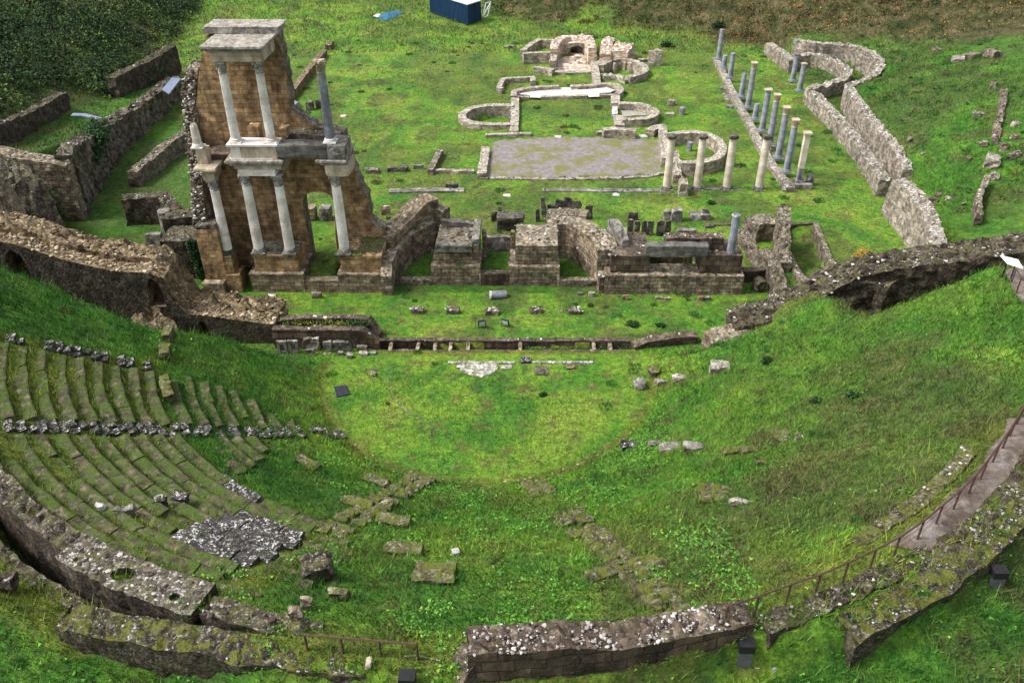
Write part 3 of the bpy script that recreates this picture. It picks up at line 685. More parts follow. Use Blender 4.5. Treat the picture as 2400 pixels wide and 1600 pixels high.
# ================================================================== LOW STAGE RUINS
R1 = ('rubble', 'pebble')
def pier_mb(x0, x1, y0, y1, z0, z1, rough=.03):
    mb = MB(); th = y1-y0; wall_mb([(x0, (y0+y1)/2, z1), (x1, (y0+y1)/2, z1)], th, zb=z0, rough=rough, topamp=.07, stones=7, smin=.05, smax=.13, mb=mb); return mb
curL = smooth_pts([(-10.35, 49.95), (-10.45, 51.6), (-10.1, 53.6), (-9.2, 55.6), (-8.0, 57.0)], 2)
wall('curved_wall', 'brown curved niche wall sweeping back from the right foot of the tall facade', [(x, y, np.interp(y, [50, 51, 57], [1.5, 1.95, 2.3])) for x, y in curL], .75, ('pier', 'pebble'), topamp=.12, rough=.05, stones=5)
curL2 = smooth_pts([(-10.9, 53.2), (-10.5, 54.6), (-9.9, 56.0), (-8.9, 57.4), (-8.0, 58.2)], 2)
wall('curved_wall', 'higher rubble-topped curved wall behind the brown niche wall, ending in a square stump', [(x, y, np.interp(y, [53, 56, 57.4], [2.8, 3.0, 3.7])) for x, y in curL2], 1.5, ('scaena_grey', 'pebble'), topamp=.25, rough=.08, stones=8)
wall('wall_stump', 'squared masonry stump with mossy top at the back end of the left curved wall', [(-8.3, 58.2, 3.1), (-6.9, 57.6, 2.9)], 1.1, ('pier', 'pebble'), rough=.04)
def composite(name, label, cat, parts):
    e = empty(name, parts[0][1][:3] and (parts[0][1][0], parts[0][1][2], 0), label, cat)
    for nm_, b_, mt in parts: child(pier_mb(*b_), nm_, mt, e)
    return e
pc = composite('masonry_pier', 'square stone pier left of the stage centre, grass growing on its moulded top', 'pier', [('footing', (-7.45, -4.05, 51.42, 53.9, -.3, 1.52), ('pier', 'pebble')), ('shaft', (-7.1, -4.2, 51.75, 54.9, 1.3, 2.95), ('pier', 'pebble'))])
mb = MB()
for a in ((-6.95, -4.6, 51.55, 51.95, 2.55, 2.98), (-6.98, -4.55, 51.45, 51.85, 2.98, 3.1)): mb.box(*a)
wall_mb([(-4.35, 51.9, 3.35), (-4.35, 54.8, 3.5)], .5, zb=2.9, rough=.04, stones=4, mb=mb); wall_mb([(-6.9, 54.7, 3.5), (-4.5, 54.8, 3.2)], .45, zb=2.9, rough=.06, stones=4, mb=mb)
child(mb, 'moulded_cap', ('grey_stone', 'pebble'), pc)
pd = composite('masonry_pier', 'square stone pier right of the stage centre with flat pebbly top', 'pier', [('footing', (-2.05, 1.45, 51.42, 54.0, -.3, 1.52), ('pier', 'pebble')), ('shaft', (-1.6, 1.3, 51.7, 55.0, 1.3, 3.0), ('pier', 'pebble'))])
wall('low_wall', 'low grey sill wall joining the two central square piers', [(-4.05, 51.65, .98), (-2.05, 51.65, .98)], .5, ('dark_ashlar', 'pebble'))
wall('low_wall', 'low pebbly sill in front of the left curved niche', [(-10.0, 51.6, .42), (-7.45, 51.6, .45)], .5, R1)
wall('low_wall', 'low pebbly sill in front of the right curved niche', [(1.45, 51.6, .5), (4.5, 51.6, .5)], .5, R1)
stoneblock('stone_post', 'narrow upright stone beside the left central pier', 'stone', (-3.9, 54.4), (.35, .5, 2.2), mat='pier', z=.6)
stoneblock('stone_post', 'narrow upright stone beside the right central pier', 'stone', (-1.85, 54.4), (.3, .5, 2.2), mat='pier', z=.6)
wall('back_wall', 'thin straight wall closing the passage behind the two central piers', [(-4.0, 55.3, 1.9), (-1.8, 55.3, 1.9)], .35, ('grey_stone', 'pebble'))
curR = smooth_pts([(1.5, 56.2), (2.7, 55.3), (3.6, 53.9), (4.2, 52.2), (4.45, 50.6)], 2)
wall('curved_wall', 'inner low curved wall edging the right niche, tan blocks at its far end', [(x, y, 1.25) for x, y in curR], .55, ('pier', 'pebble'), rough=.05)
curR2 = smooth_pts([(.6, 56.2), (2.4, 56.3), (3.6, 55.0), (4.5, 53.0), (4.75, 51.6)], 2)
wall('curved_wall', 'broad curved wall with pale pebbly top above the right niche', [(x, y, np.interp(y, [51, 53, 56], [2.75, 2.9, 2.75])) for x, y in curR2], 1.5, ('pier', 'pebble'), topamp=.15, stones=14, rough=.07)
wall('rubble_wall', 'rubble crest behind the right curved wall with upright slabs behind it', [(.7, 57.6, 2.7), (2.0, 57.6, 2.8), (3.6, 57.2, 2.8)], 1.2, R1, topamp=.3, stones=12)
rb = empty('masonry_block', (9, 51, 0), 'long grey masonry front block at the right of the stage carrying a lintel', 'ruin')
child(pier_mb(4.55, 13.9, 50.4, 52.1, -.3, 1.47), 'front_wall', ('pier', 'pebble'), rb)
child(pier_mb(4.9, 7.5, 50.75, 54.3, 1.3, 2.78), 'left_block', ('dark_ashlar', 'pebble'), rb)
mb = pier_mb(10.95, 13.7, 50.75, 53.2, 1.3, 2.85); child(mb, 'right_block', ('dark_ashlar', 'pebble'), rb)
mb = MB(); bblock(mb, (9.25, 50.98, 2.8), (4.25, .75, .78), chip=.05, sub=7); child(mb, 'lintel', 'beam', rb); mb = wall_mb([(8.6, 51.9, 3.75), (12.4, 51.9, 3.75)], .9, zb=2.9, rough=.07, stones=30); child(mb, 'rear_lintel', ('dark_ashlar', 'pebble'), rb)
mb = MB(); mb.box(7.5, 10.95, 52.3, 52.7, .2, .95); mb.box(7.5, 10.95, 53.6, 54.0, .2, 1.2); child(mb, 'inner_step', 'mossy', rb)
PW = [(5.15, 55.2, 3.3), (5.2, 54.2, 3.8), (5.7, 52.8, 3.7), (5.95, 52.1, 3.2)]
child(wall_mb(PW, .55, zb=2.6, rough=.09, topamp=.25, stones=3), 'broken_upright', ('grey_stone', 'pebble'), rb)
e = standing_column(12.95, 51.2, 2.85, 2.75, .28, 'short grey fluted column standing on the right end of the stage block', 'granite', cap=False, base=False, flute=16, broken=True, name='fluted_column')
mb = MB(); bblock(mb, (12.95, 51.2, 5.52), (.42, .42, .1), .5, chip=.06); child(mb, 'broken_top', 'white_stone', e)
# side rooms right of the stage
wall('rubble_wall', 'jagged rubble wall running back beside the sunken room right of the stage', [(x, y, z) for (x, y), z in zip([g2(c8(*p), .8) for p in [(1710, 520), (1780, 620), (1850, 740), (1900, 790), (1990, 900), (2060, 1040), (2120, 1140)]], [.6, .7, .7, 1.4, 1.5, 1.2, .8])], .85, R1, topamp=.35, stones=10, rough=.12)
wall('arched_wall', 'broad low rubble vault remnant at the head of the right side room', [(x, y, 1.5) for x, y in [g2(c8(*p), 1.2) for p in [(1800, 500), (1900, 470), (2020, 480)]]], 1.6, R1, topamp=.3, stones=10, rough=.12)
wall('rubble_pillar', 'tall upright rubble wall end standing above the sunken side room', [(x, y, z) for (x, y), z in zip([g2(c8(*p), 1.5) for p in [(2090, 430), (2090, 560), (2110, 680), (2130, 760)]], [2.4, 2.3, 1.5, .7])], .95, ('rubble', 'pebble'), topamp=.3, stones=10, rough=.14)
wall('low_wall', 'low crumbling wall continuing forward from the tall rubble end', [(x, y, .35) for x, y in [g2(c8(*p), .3) for p in [(2150, 770), (2200, 870), (2250, 960), (2300, 1010)]]], .5, R1, stones=12)
wall('low_wall', 'narrow low wall on the right side of the sunken room', [(x, y, .25) for x, y in [g2(c9(*p), .2) for p in [(440, 490), (510, 660), (560, 790), (630, 930)]]], .4, R1, stones=12)
wall('low_wall', 'thin dark wall edge at the far end of the sunken room', [(x, y, .15) for x, y in [g2(c9(*p), .1) for p in [(200, 495), (430, 480)]]], .35, ('dark_ashlar', 'pebble'))
wall('low_wall', 'dark low wall closing the yard beside the fluted column', [(x, y, .12) for x, y in [g2(c8(*p), .1) for p in [(1460, 490), (1690, 490)]]], .35, ('dark_ashlar', 'pebble'))
wall('rubble_wall', 'short dark wall below the rubble wall right of the stage block', [(14.1, 52.3, .9), (16.3, 52.7, .9)], .6, ('dark_ashlar', 'pebble'))
wall('rubble_wall', 'small broken wall end above the right end of the stage lawn', [(x, y, .9) for x, y in [g2(c8(*p), .7) for p in [(2010, 1160), (2060, 1250), (2080, 1290)]]], .75, R1, topamp=.2, stones=10)
stoneblock('boulder', 'round dark boulder leaning at the foot of the jagged rubble wall', 'stone', g2(c8(1870, 1100)), (.7, .7, .9), .3, mat='rubble_dark', chip=.15)
sheet('trench_floor', 'earth floor of the narrow stage trench, near-black with painted shade', [(T0, ty(T0)-.5), (T1, ty(T1)-.5), (T1, ty(T1)+.5), (T0, ty(T0)+.5)], 'trench_shade_earth', edge=0., zc=-1.5)  # dark sheet added to paint the shade down in the trench
# prostage trench
for nm_, lb, s_, st in (('trench_wall', 'pebbly far edge wall of the stage trench', .62, 9), ('trench_wall', 'near edge wall of the stage trench', -.50, 1)):
    wall(nm_, lb, [(x, ty(x)+s_, .1 if s_ > 0 else .0) for x in np.arange(T0, T1+.1, 1.)], .36 if s_ > 0 else .22, ('dark_ashlar', 'pebble'), zb=-1.8, topamp=.06, stones=st, smin=.04, smax=.1)
for k, (px_, lb) in enumerate(((916, 'first'), (980, 'second'), (1020, 'third'), (1056, 'fourth'), (1097, 'fifth'), (1219, 'sixth'), (1392, 'seventh'), (1430, 'last'))):
    p = G(px_, 810, 0); mb = MB(); bblock(mb, (p.x, ty(p.x), -1.5), (.24, 1.0, 1.52), 0, chip=.03)
    tag(mb.build('cross_wall', 'pier'), '%s thin stone bar from the left across the stage trench' % lb, 'wall', 'bars across the trench')
wall('low_wall', 'rubble front wall running right from the stage trench to the side arch', [(x, y, z) for (x, y), z in zip([g2(c11(*p), .3) for p in [(1900, 610), (2000, 590), (2330, 560), (2470, 545)]], [.25, .5, .6, .55])], .7, ('dark_ashlar', 'pebble'), topamp=.12, stones=10)
# planted box at left of the lawn
A0, A1 = G(640, 775, 1.4), G(855, 775, 1.4)
wall('box_wall', 'front wall of the ivy-filled masonry box left of the trench', [(-16.45, 43.6, 1.42), (-13.5, 43.65, 1.42), (-10.8, 43.7, 1.38), (-9.9, 43.7, .5)], .5, ('dark_ashlar', 'pebble_pale'), topamp=.03, stones=3)
wall('box_wall', 'rear wall of the ivy-filled masonry box left of the trench', [(x, y, z) for (x, y), z in zip([g2(q, 1.3) for q in [(632, 747), (700, 744), (780, 744), (866, 744)]]+[g2((892, 782), .3)], [1.25, 1.4, 1.4, 1.35, .3])], .5, ('dark_ashlar', 'pebble_pale'), topamp=.03, stones=3)
# outer entrance walls (left and right of the orchestra)
def arch(x, z, w, h): return [(x-w/2, z), (x-w/2, z+h*.6), (x-w*.36, z+h*.85), (x, z+h), (x+w*.36, z+h*.85), (x+w/2, z+h*.6), (x+w/2, z)]
LA = [(-16.5, 0), (-16.45, 1.45), (-18.5, 1.75), (-20, 2.0), (-21.8, 2.2), (-22.3, 3.2), (-22.7, 4.7), (-23.4, 5.05), (-24.2, 5.1), (-25.5, 5.2), (-28, 5.8), (-31, 6.95), (-34, 7.5), (-38, 7.9), (-42, 8.3), (-42, 0)]
e = empty('entrance_wall', (-25, 44, 0), 'long dark left entrance wall with tan rubble crest and small black arches', 'wall')
def AH(px, py, z=None): q = PY(px, py, 44.); return q.x, q.z
a1 = AH(28, 640); a2 = AH(368, 705); a3 = AH(412, 762)
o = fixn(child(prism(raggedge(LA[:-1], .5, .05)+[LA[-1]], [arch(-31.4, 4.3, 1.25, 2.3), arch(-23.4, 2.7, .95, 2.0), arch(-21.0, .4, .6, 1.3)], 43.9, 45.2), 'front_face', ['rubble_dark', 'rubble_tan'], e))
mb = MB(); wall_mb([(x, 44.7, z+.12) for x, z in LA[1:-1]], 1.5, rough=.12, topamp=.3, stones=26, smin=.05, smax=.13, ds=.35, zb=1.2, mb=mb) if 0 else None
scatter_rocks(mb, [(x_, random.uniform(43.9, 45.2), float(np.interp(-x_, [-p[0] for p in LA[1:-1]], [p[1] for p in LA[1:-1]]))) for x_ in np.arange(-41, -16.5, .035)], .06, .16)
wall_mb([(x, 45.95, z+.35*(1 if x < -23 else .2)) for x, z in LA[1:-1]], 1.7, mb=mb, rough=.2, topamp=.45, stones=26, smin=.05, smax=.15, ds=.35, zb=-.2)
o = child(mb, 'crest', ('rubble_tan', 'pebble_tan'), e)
mb = wall_mb([(-23.9, 42.9, 2.9), (-23.0, 42.2, 2.7), (-22.0, 41.6, 2.2)], 1.5, rough=.25, topamp=.4, stones=5, zb=0.)
tag(mb.build('fallen_vault', ['rubble_tan', 'pebble_tan']), 'rounded lump of fallen vault in front of the left entrance arch', 'ruin')
RA = [(12.0, 44.9, 1.5), (13.0, 44.9, 1.9), (14.4, 44.9, 2.3), (16.5, 45.4, 3.3), (18.3, 45.9, 4.3), (20.5, 46.1, 5.0), (24, 46.0, 5.6), (28, 45.8, 6.4), (33, 45.8, 7.2), (38, 46, 7.6)]
wall('entrance_wall', 'long dark pebble-strewn ridge wall climbing to the right from the orchestra', RA, 2.3, ('rubble_dark', 'pebble_dark'), rough=.22, topamp=.45, stones=30, smin=.04, smax=.13, ds=.35, zb=-.2)
wall('vault_wall', 'curved overhanging rubble vault edge in front of the right ridge wall', [(x, y, z) for (x, y), z in zip([g2(c9(*p), z) for p, z in [((1030, 1040), 4.2), ((1150, 960), 4.4), ((1330, 880), 4.8), ((1490, 800), 5.2)]], [4.2, 4.4, 4.8, 5.2])], 1.1, ('rubble_dark', 'pebble_dark'), rough=.18, topamp=.3, stones=12, zb=1.)
wall('arch_block', 'squat masonry block with a small dark arch at the right corner of the orchestra', [(x, y, 1.45) for x, y in [g2(q, 1.3) for q in [(1666, 795), (1720, 778), (1780, 766)]]], 1.5, ('pier', 'pebble'), topamp=.2, stones=9)
mb = MB(); q = G(1792, 795, .6); mb.add([(q.x+(-.45 if i < 1 else .45)*1, q.y-.2, q.z) for i in range(2)], [])
wall('slab_fragment', 'long tilted dark slab half buried in the mound right of the lawn', [(x, y, z) for (x, y), z in zip([g2(c9(*p), 3.) for p in [(330, 1210), (430, 1110), (540, 1020)]], [2.6, 3.2, 3.5])], .7, ('rubble', 'pebble'), rough=.12, topamp=.2, zb=1.5)
# ================================================================== SEATING
def cavz(r): return (r-9.9)*.556
def P2(r, th): a = math.radians(th); return CX+r*math.cos(a), CY+r*math.sin(a)
def seat_row(r, t0, t1, label, group, mat='seat', skip=.07, hh=.13, dep=.56):
    mb = MB(); L = (2.0 if mat == 'seat' else 1.2)/r*57.3; t = t0
    while t < t1-.3:
        dt = min(L*random.uniform(.8, 1.25), t1-t)
        if True:
            n = max(2, int(dt/ (L*.5))+1); dz = random.uniform(-.05, .03)-(.2 if random.random() < skip else 0); dr = random.uniform(-.04, .04)
            vs = []; fs = []; M_ = 4
            for i in range(n+1):
                a = t+.03+(dt-.06)*i/n
                sec = [(r+dr, -.45), (r+dr, hh*.75), (r+dr+.06, hh), (r+dr+dep*.5, hh+.02), (r+dr+dep, hh-.0), (r+dr+dep, -.4)]
                for rr, z in sec:
                    x, y = P2(rr, a); zz = cavz(r)+.12+z+dz; vs.append(jit((x, y, zz), .07, 1.6))
            K = 6
            for i in range(n):
                for k in range(K-1): fs.append((i*K+k, i*K+k+1, (i+1)*K+k+1, (i+1)*K+k))
            fs.append(tuple(range(K))[::-1]); fs.append(tuple(n*K+k for k in range(K)))
            mb.add(vs, fs)
        t += dt
    return tag(mb.build('seat_row', mat), label, 'seats', group)
ORD = ['lowest', 'second', 'third', 'fourth', 'fifth', 'sixth', 'seventh', 'eighth', 'ninth', 'topmost']
for k in range(10):
    r = 17.95+.72*k; g = 'mossy stone seating rows of the left bowl'
    seat_row(r, -157.3, -142.0, 'mossy seat row above the long side stair, %s of the upper left block' % ORD[k], g)
    seat_row(r, -138.7, -108 if k not in (2, 3, 4, 5, 6) else -117, 'mossy seat row below the side stair, %s of the upper front-left block' % ORD[k], g)
    if k > 1: seat_row(r, -107.5 if k > 6 else -106.5, -99.5-(k % 3)*1.5, 'short broken seat row at the grassy edge, %s of its small block' % ORD[k], g, skip=.25)
for k in range(2, 10):
    r = 10.7+.70*k; t0 = {2: -146, 3: -149, 4: -154, 5: -156, 6: -157, 7: -157, 8: -158, 9: -156}[k]
    seat_row(r, t0, -142.3, 'short mossy seat row above the side stair, %s of the lower left block' % ORD[k], 'short seat rows of the lower left block')
for k, (r, a, b_) in enumerate([(14.6, -138.5, -133), (15.3, -138.5, -130), (16.0, -138.5, -128), (16.7, -138.5, -127), (12.4, -124, -119), (18.6, -137, -127)][:5]):
    seat_row(r, a, b_, ('seat fragment just below the side stair, %s in the lush grass' % ['lowest', 'second', 'third', 'topmost', 'detached'][k]), 'seat fragments below the side stair', skip=.15)
for k in range(5):
    r = 19.55+.66*k
    seat_row(r, -117+abs(k-2)*.3, -107.6+(.8 if k % 2 else 0), 'dark slate seat row spotted with white lichen, %s of five' % ORD[k] if k < 4 else 'dark slate seat row spotted with white lichen, highest of five', 'dark lichened seat rows', 'lichen_slab', 0, .24, .60)
# aisle walkway curb at r 17.7
for i, (a, b_) in enumerate([(-170, -167), (-164.5, -162.3), (-154.5, -148.5)]):
    mb = MB(); t = a
    while t < b_: x, y = P2(17.55, t); bblock(mb, (x, y, cavz(17.55)-.25), (.55, .5, .75), math.radians(t+90), chip=.09); t += 1.5
    tag(mb.build('curb_blocks', 'mossy'), ['uppermost pale curb fragment beside the upper left seats', 'middle pale curb fragment beside the upper left seats', 'lowest pale curb run beside the left seats'][i], 'curb')
def stairway(th, r0, r1, label, w=1.0, pitch=.36, skip=.12, mat='lichen_slab', group=None, name='stairway', chip=.08):
    mb = MB(); r = r0
    while r < r1:
        if random.random() > skip:
            for s_ in (-.25, .25):
                if random.random() < .12: continue
                x, y = P2(r, th+math.degrees(s_*w/r)); bblock(mb, (x, y, cavz(r)-.27+random.uniform(-.05, .05)), (w*.5*random.uniform(.8, 1.), pitch*1.05, .42+random.uniform(-.04, .05)), math.radians(th+90)+random.uniform(-.12, .12), (random.uniform(-.08, .08), random.uniform(-.08, .08)), chip)
        r += pitch
    return tag(mb.build(name, mat), label, 'stairs')
stairway(-140.5, 10.0, 24.6, 'long black and white side stair crossing the left seating rows', mat='lichen_slab')
stairway(-106, 10.0, 18.9, 'mossy broken stair climbing towards the camera left of the orchestra centre', w=1.5, mat='mossy', skip=.15)
stairway(-158.8, 18.3, 24.6, 'broken black and white stair at the upper end of the seating rows', mat='lichen_slab', skip=.35, w=.8)
stairway(-74.5, 10.7, 12.6, 'short mossy stair stub at the bottom edge of the orchestra', w=1.3, mat='mossy', skip=.1)
stairway(-74, 15.8, 17.1, 'small isolated mossy step pair in the front slope', w=1.5, mat='mossy', skip=0)
stairway(-73.6, 18.6, 25.6, 'long mossy ruined stair climbing to the front wall', w=1.15, mat='mossy', skip=.1, chip=.14)
stairway(-74.2, 18.0, 18.5, 'flat mossy slab just above the long front stair', w=1.4, mat='mossy', skip=0)
stairway(-73.9, 21.9, 22.6, 'crooked mossy slab jutting left from the long front stair', w=3.0, mat='mossy', skip=0)
i = 0
for th, r, lb in ((-91.5, 21.6, 'flat mossy double slab in the middle of the lush front slope'), (-91.6, 20.9, 'thin mossy slab just above the double slab in the front slope'), (-96, 19.3, 'faint mossy seat remnant in the dark grass left of centre'), (-100.5, 16.5, 'yellow mossy step beside the lower end of the broken stair'), (-109, 15.3, 'yellow mossy ledge left of the broken stair'), (-112.5, 12.5, 'brown flat slab in lush grass near the orchestra edge'), (-126, 13.7, 'tan seat fragment under the end of the side stair')):
    x, y = P2(r, th); stoneblock('mossy_slab', lb, 'stone', (x, y), (1.5, .55, .28), math.radians(th+90), mat='mossy', chip=.08)
x, y = P2(22.4, -101.5); stoneblock('boulder', 'dark mossy boulder standing in the grass beside the last seats', 'stone', (x, y), (1.0, .8, .8), .4, mat='rubble_dark', chip=.2)
wall('lichen_kerb', 'speckled white lichened kerb between mossy seats and lush grass', [(p.x, p.y, p.z+.18) for p in [GT(515, 1125), GT(550, 1150), GT(605, 1180)]], .55, ('lichen_slab', 'pebble'), stones=0)
# orchestra edge and inner arc
mb = MB()
for th in np.arange(-150, -20, .62):
    if random.random() < (.75 if (th < -118 or -108 < th < -98 or -82 < th < -72) else .35):
        x, y = P2(9.75+random.uniform(-.08, .08), th); scatter_rocks(mb, [(x, y, tz(x, y)-.04)], .04, .11, 0)
tag(mb.build('orchestra_kerb', 'pebble_tan'), 'sunken ring of worn kerb stones round the orchestra edge', 'kerb')
mb = MB()
for th in np.arange(-178, -110, .8):
    if random.random() < (.9 if th < -140 else .45):
        x, y = P2(6.0, th); bblock(mb, (x, y, -.04), (.075, .06, .07), math.radians(th), chip=.02, sub=2)
tag(mb.build('drain_kerb', 'grey_stone'), 'thin curved line of small pale stones inside the orchestra', 'kerb')
# railing and walls on the crest
def ring_wall(name, label, r, t0, t1, z, th, mats, step=3., **k):
    n = max(2, int(abs(t1-t0)/step)); pts = []
    for i in range(n+1): tt = t0+(t1-t0)*i/n; x, y = P2(r(tt) if callable(r) else r, tt); pts.append((x, y, z if not callable(z) else z(t0+(t1-t0)*i/n)))
    return wall(name, label, pts, th, mats, **k)
ring_wall('ring_wall', 'dark rubble wall along the left crest with a black corridor behind it', 25.4, -168, -118, 8.75, .8, ('rubble_dark', 'pebble_dark'), zb=4.6, rough=.12, topamp=.25, stones=9)
def polyring(r0, r1, t0, t1, n=8):
    return [P2(r1+random.uniform(-.06, .06), t0+(t1-t0)*i/n) for i in range(n+1)]+[P2(r0+random.uniform(-.06, .06), t1+(t0-t1)*i/n) for i in range(n+1)]
def hole(r, t, a, b_):
    x, y = P2(r, t); return [(x+a*math.cos(q), y+b_*math.sin(q)) for q in np.arange(0, 6.2, .7)]
mb = prism(polyring(25.05, 26.3, -118.5, -106.2, 22), [hole(25.75, -112.9, .42, .27), hole(25.85, -108.2, .17, .15)], 8.3, 9.05, 'z')
sn = [(*P2(random.uniform(25.1, 26.25), random.uniform(-118.4, -106.3)), 9.04) for _ in range(260)]
scatter_rocks(mb, [q for q in sn if all(math.hypot(q[0]-h_[0], q[1]-h_[1]) > .5 for h_ in (P2(25.75, -112.9), P2(25.85, -108.2)))], .03, .09, 2)
o = fixn(mb.build('vault_slab', ['lichen_top', 'rubble_dark', 'pebble_dark'])); tag(o, 'thick lichened concrete slab with two holes on the left crest', 'ruin')
ring_wall('bank_wall', 'black rubble edge on the outer side of the left corridor', 26.78, -166, -104, lambda t: tz(*P2(27.2, t))+.05, .45, ('rubble_dark', 'pebble_dark'), zb=4.6, rough=.1, topamp=.2, stones=14, smin=.02, smax=.07)
mb = wall_mb([(*P2(25.98, t), 8.29) for t in np.arange(-118.5, -106, 2)], .5, zb=4.6, rough=.1, stones=0); tag(mb.build('corridor_wall', ['rubble_dark', 'pebble']), 'dark corridor wall under the holed slab', 'wall')
ring_wall('ring_wall', 'dark lichened crest wall between the holed slab and the short railing', 25.85, -105.5, -97.5, lambda t: np.interp(t, [-106, -100, -97], [9.15, 9.05, 8.9]), .75, ('rubble_dark', 'pebble_dark'), zb=7.5, rough=.1, stones=10, topamp=.15)
wall('moss_wall', 'thick moss-covered wall along the lower left foreground', [(*P2(np.interp(t, [-114, -108, -103, -93], [27.7, 27.1, 26.9, 26.75]), t), 9.0) for t in np.arange(-113.8, -93, 2.5)], .95, ('mossy_wall_shaded', 'pebble'), zb=6.6, rough=.13, topamp=.2, stones=10, ds=.25, smin=.02, smax=.055)
ring_wall('front_wall', 'broad foreground wall with white pebble top and dark ashlar face', 26.6, -87.6, -69.5, lambda t: 9.95-.35*S(-80.5, -79.5, t)-.3*S(-74, -70, t), .95, ('dark_ashlar', 'pebble_front'), zb=7.0, rough=.07, topamp=.25, stones=130, smin=.022, smax=.07, ds=.2)
wall('broken_end', 'diagonal broken left end of the broad foreground wall', [(*P2(26.7, -87.4), 9.6), (*P2(26.95, -88.3), 9.0), (*P2(27.2, -89.2), 8.1)], .8, ('rubble_dark', 'pebble_front'), zb=7.0, stones=110, topamp=.2, ds=.2, smin=.022, smax=.07)
ring_wall('rubble_band', 'low dark rubble band with white stones between path and mossy wall', lambda t: 27.0+.45*float(S(-60, -52, t)), -69, -37, 9.08, .7, ('rubble_dark', 'pebble_dark'), zb=8.2, rough=.16, topamp=.3, stones=60, ds=.3, smin=.025, smax=.07)
ring_wall('moss_wall', 'mossy outer wall sloping up along the lower right foreground', 28.05, -64.5, -37, 9.1, .95, ('mossy_wall_shaded', 'pebble'), zb=7.3, rough=.14, topamp=.25, stones=22, ds=.3, smin=.02, smax=.06)
ring_wall('rubble_band', 'narrow strip of mossy rubble inside the long railing', 25.6, -58, -42, 9.0, .5, ('mossy', 'pebble'), zb=8.2, rough=.12, topamp=.2, stones=34, smin=.025, smax=.07)
sheet('path', 'wet brown gravel path curving along the right crest', [P2(26.2, t) for t in np.arange(-57, -33, 3)]+[P2(27.15, t) for t in np.arange(-34, -58, -3)], 'path_mat', 'path', edge=.12, step=.3)
def bar(mb, a, b_, r, n=6):
    a, b_ = Vector(a), Vector(b_); d = (b_-a).normalized(); u = d.cross(Vector((0, 0, 1)) if abs(d.z) < .9 else Vector((1, 0, 0))).normalized(); w = d.cross(u)
    vs = [tuple(q+u*(r*math.cos(2*math.pi*k/n))+w*(r*math.sin(2*math.pi*k/n))) for q in (a, b_) for k in range(n)]
    mb.add(vs, [(k, (k+1) % n, n+(k+1) % n, n+k) for k in range(n)]+[tuple(range(n))[::-1], tuple(range(n, 2*n))])
def railing(label, feet, h, wires=True):
    e = empty('railing', feet[0], label, 'railing')
    T = [(p[0], p[1], p[2]+h) for p in feet]
    mb = MB()
    for a, b_ in zip(T[:-1], T[1:]): bar(mb, a, b_, .035)
    child(mb, 'top_rail', 'rust', e)
    for p in feet:
        mb = MB(); bar(mb, (p[0], p[1], p[2]-.25), (p[0], p[1], p[2]+h), .035); child(mb, 'post', 'rust', e)
    if wires:
        mb = MB()
        for f in (.35, .7):
            for a, b_ in zip(feet[:-1], feet[1:]): bar(mb, (a[0], a[1], a[2]+h*f), (b_[0], b_[1], b_[2]+h*f), .008, 4)
        child(mb, 'wire', 'rust', e)
    return e
FT = [(1696, 1462), (1767, 1440), (1841, 1412), (1909, 1389), (1974, 1360), (2037, 1330), (2093, 1300), (2148, 1262), (2192, 1225), (2233, 1190), (2268, 1155), (2297, 1118), (2325, 1080), (2348, 1048), (2366, 1018), (2382, 990), (2410, 950)]
ff = []
for p in FT:
    q = G(p[0], p[1]+6, 9.0); ff.append((q.x, q.y, 9.0))
railing('long rusty railing following the path round the right crest', ff, .95)
q = [G(px_, py_, 9.75) for px_, py_ in ((713, 1487), (798, 1494), (888, 1501), (976, 1509))]
railing('short rusty railing on the crest at bottom centre-left', [(p.x, p.y, 8.75) for p in q], 1.0)
# ================================================================== COLONNADE
e = wall('stylobate', 'long low stone wall carrying the grey colonnade on the right', [(*g2(c4(*p), .45), .45) for p in [(228, 395), (290, 520), (370, 680), (460, 840), (540, 1000), (620, 1130), (745, 1290)]], .75, ('pale_wall', 'pebble_pale'), topamp=.03, stones=2, rough=.04, zb=-.4)
GC = 'grey columns on the long low wall'
cols = [((252, 405), 3.5, 'far', False, False, 'first and farthest grey column on the long wall, tall without capital'), ((287, 465), 1.45, '', False, False, 'knee-high grey column stub second from the far end of the long wall'), ((322, 535), 2.8, '', False, False, 'plain grey column third from the far end of the long wall'),
 ((405, 665), 2.45, '', False, True, 'grey column with jagged broken top, fourth along the long wall'), ((447, 740), 4.7, '', True, False, 'tall grey column with golden capital, fifth from the far end'), ((495, 820), 1.6, '', False, False, 'stumpy grey column between two tall ones on the long wall'),
 ((545, 900), 4.05, 'small', False, False, 'grey column with darker upper shaft and thin golden top, seventh along'), ((602, 985), 4.7, '', True, False, 'tall grey column with capital partly hidden by the warm front column'), ((657, 1085), 4.74, '', True, False, 'tall blue-grey column with capital, second from the near end of the long wall'), ((722, 1180), 4.74, '', True, False, 'nearest tall grey column with golden capital on the long wall')]
for (fx, fy), h, kd, cap, brk, lb in cols:
    x, y = g2(c4(fx, fy), .5)
    e = standing_column(21.7, y, .45, h, .30, lb, 'granite', 'entab' if cap else None, cap=cap, broken=brk, flute=0, group=GC, caph=.7, base=True)
    if kd == 'small': mb = MB(); bblock(mb, (21.7, y, .45+h-.05), (.75, .75, .14), chip=.04); child(mb, 'top_slab', 'entab', e)
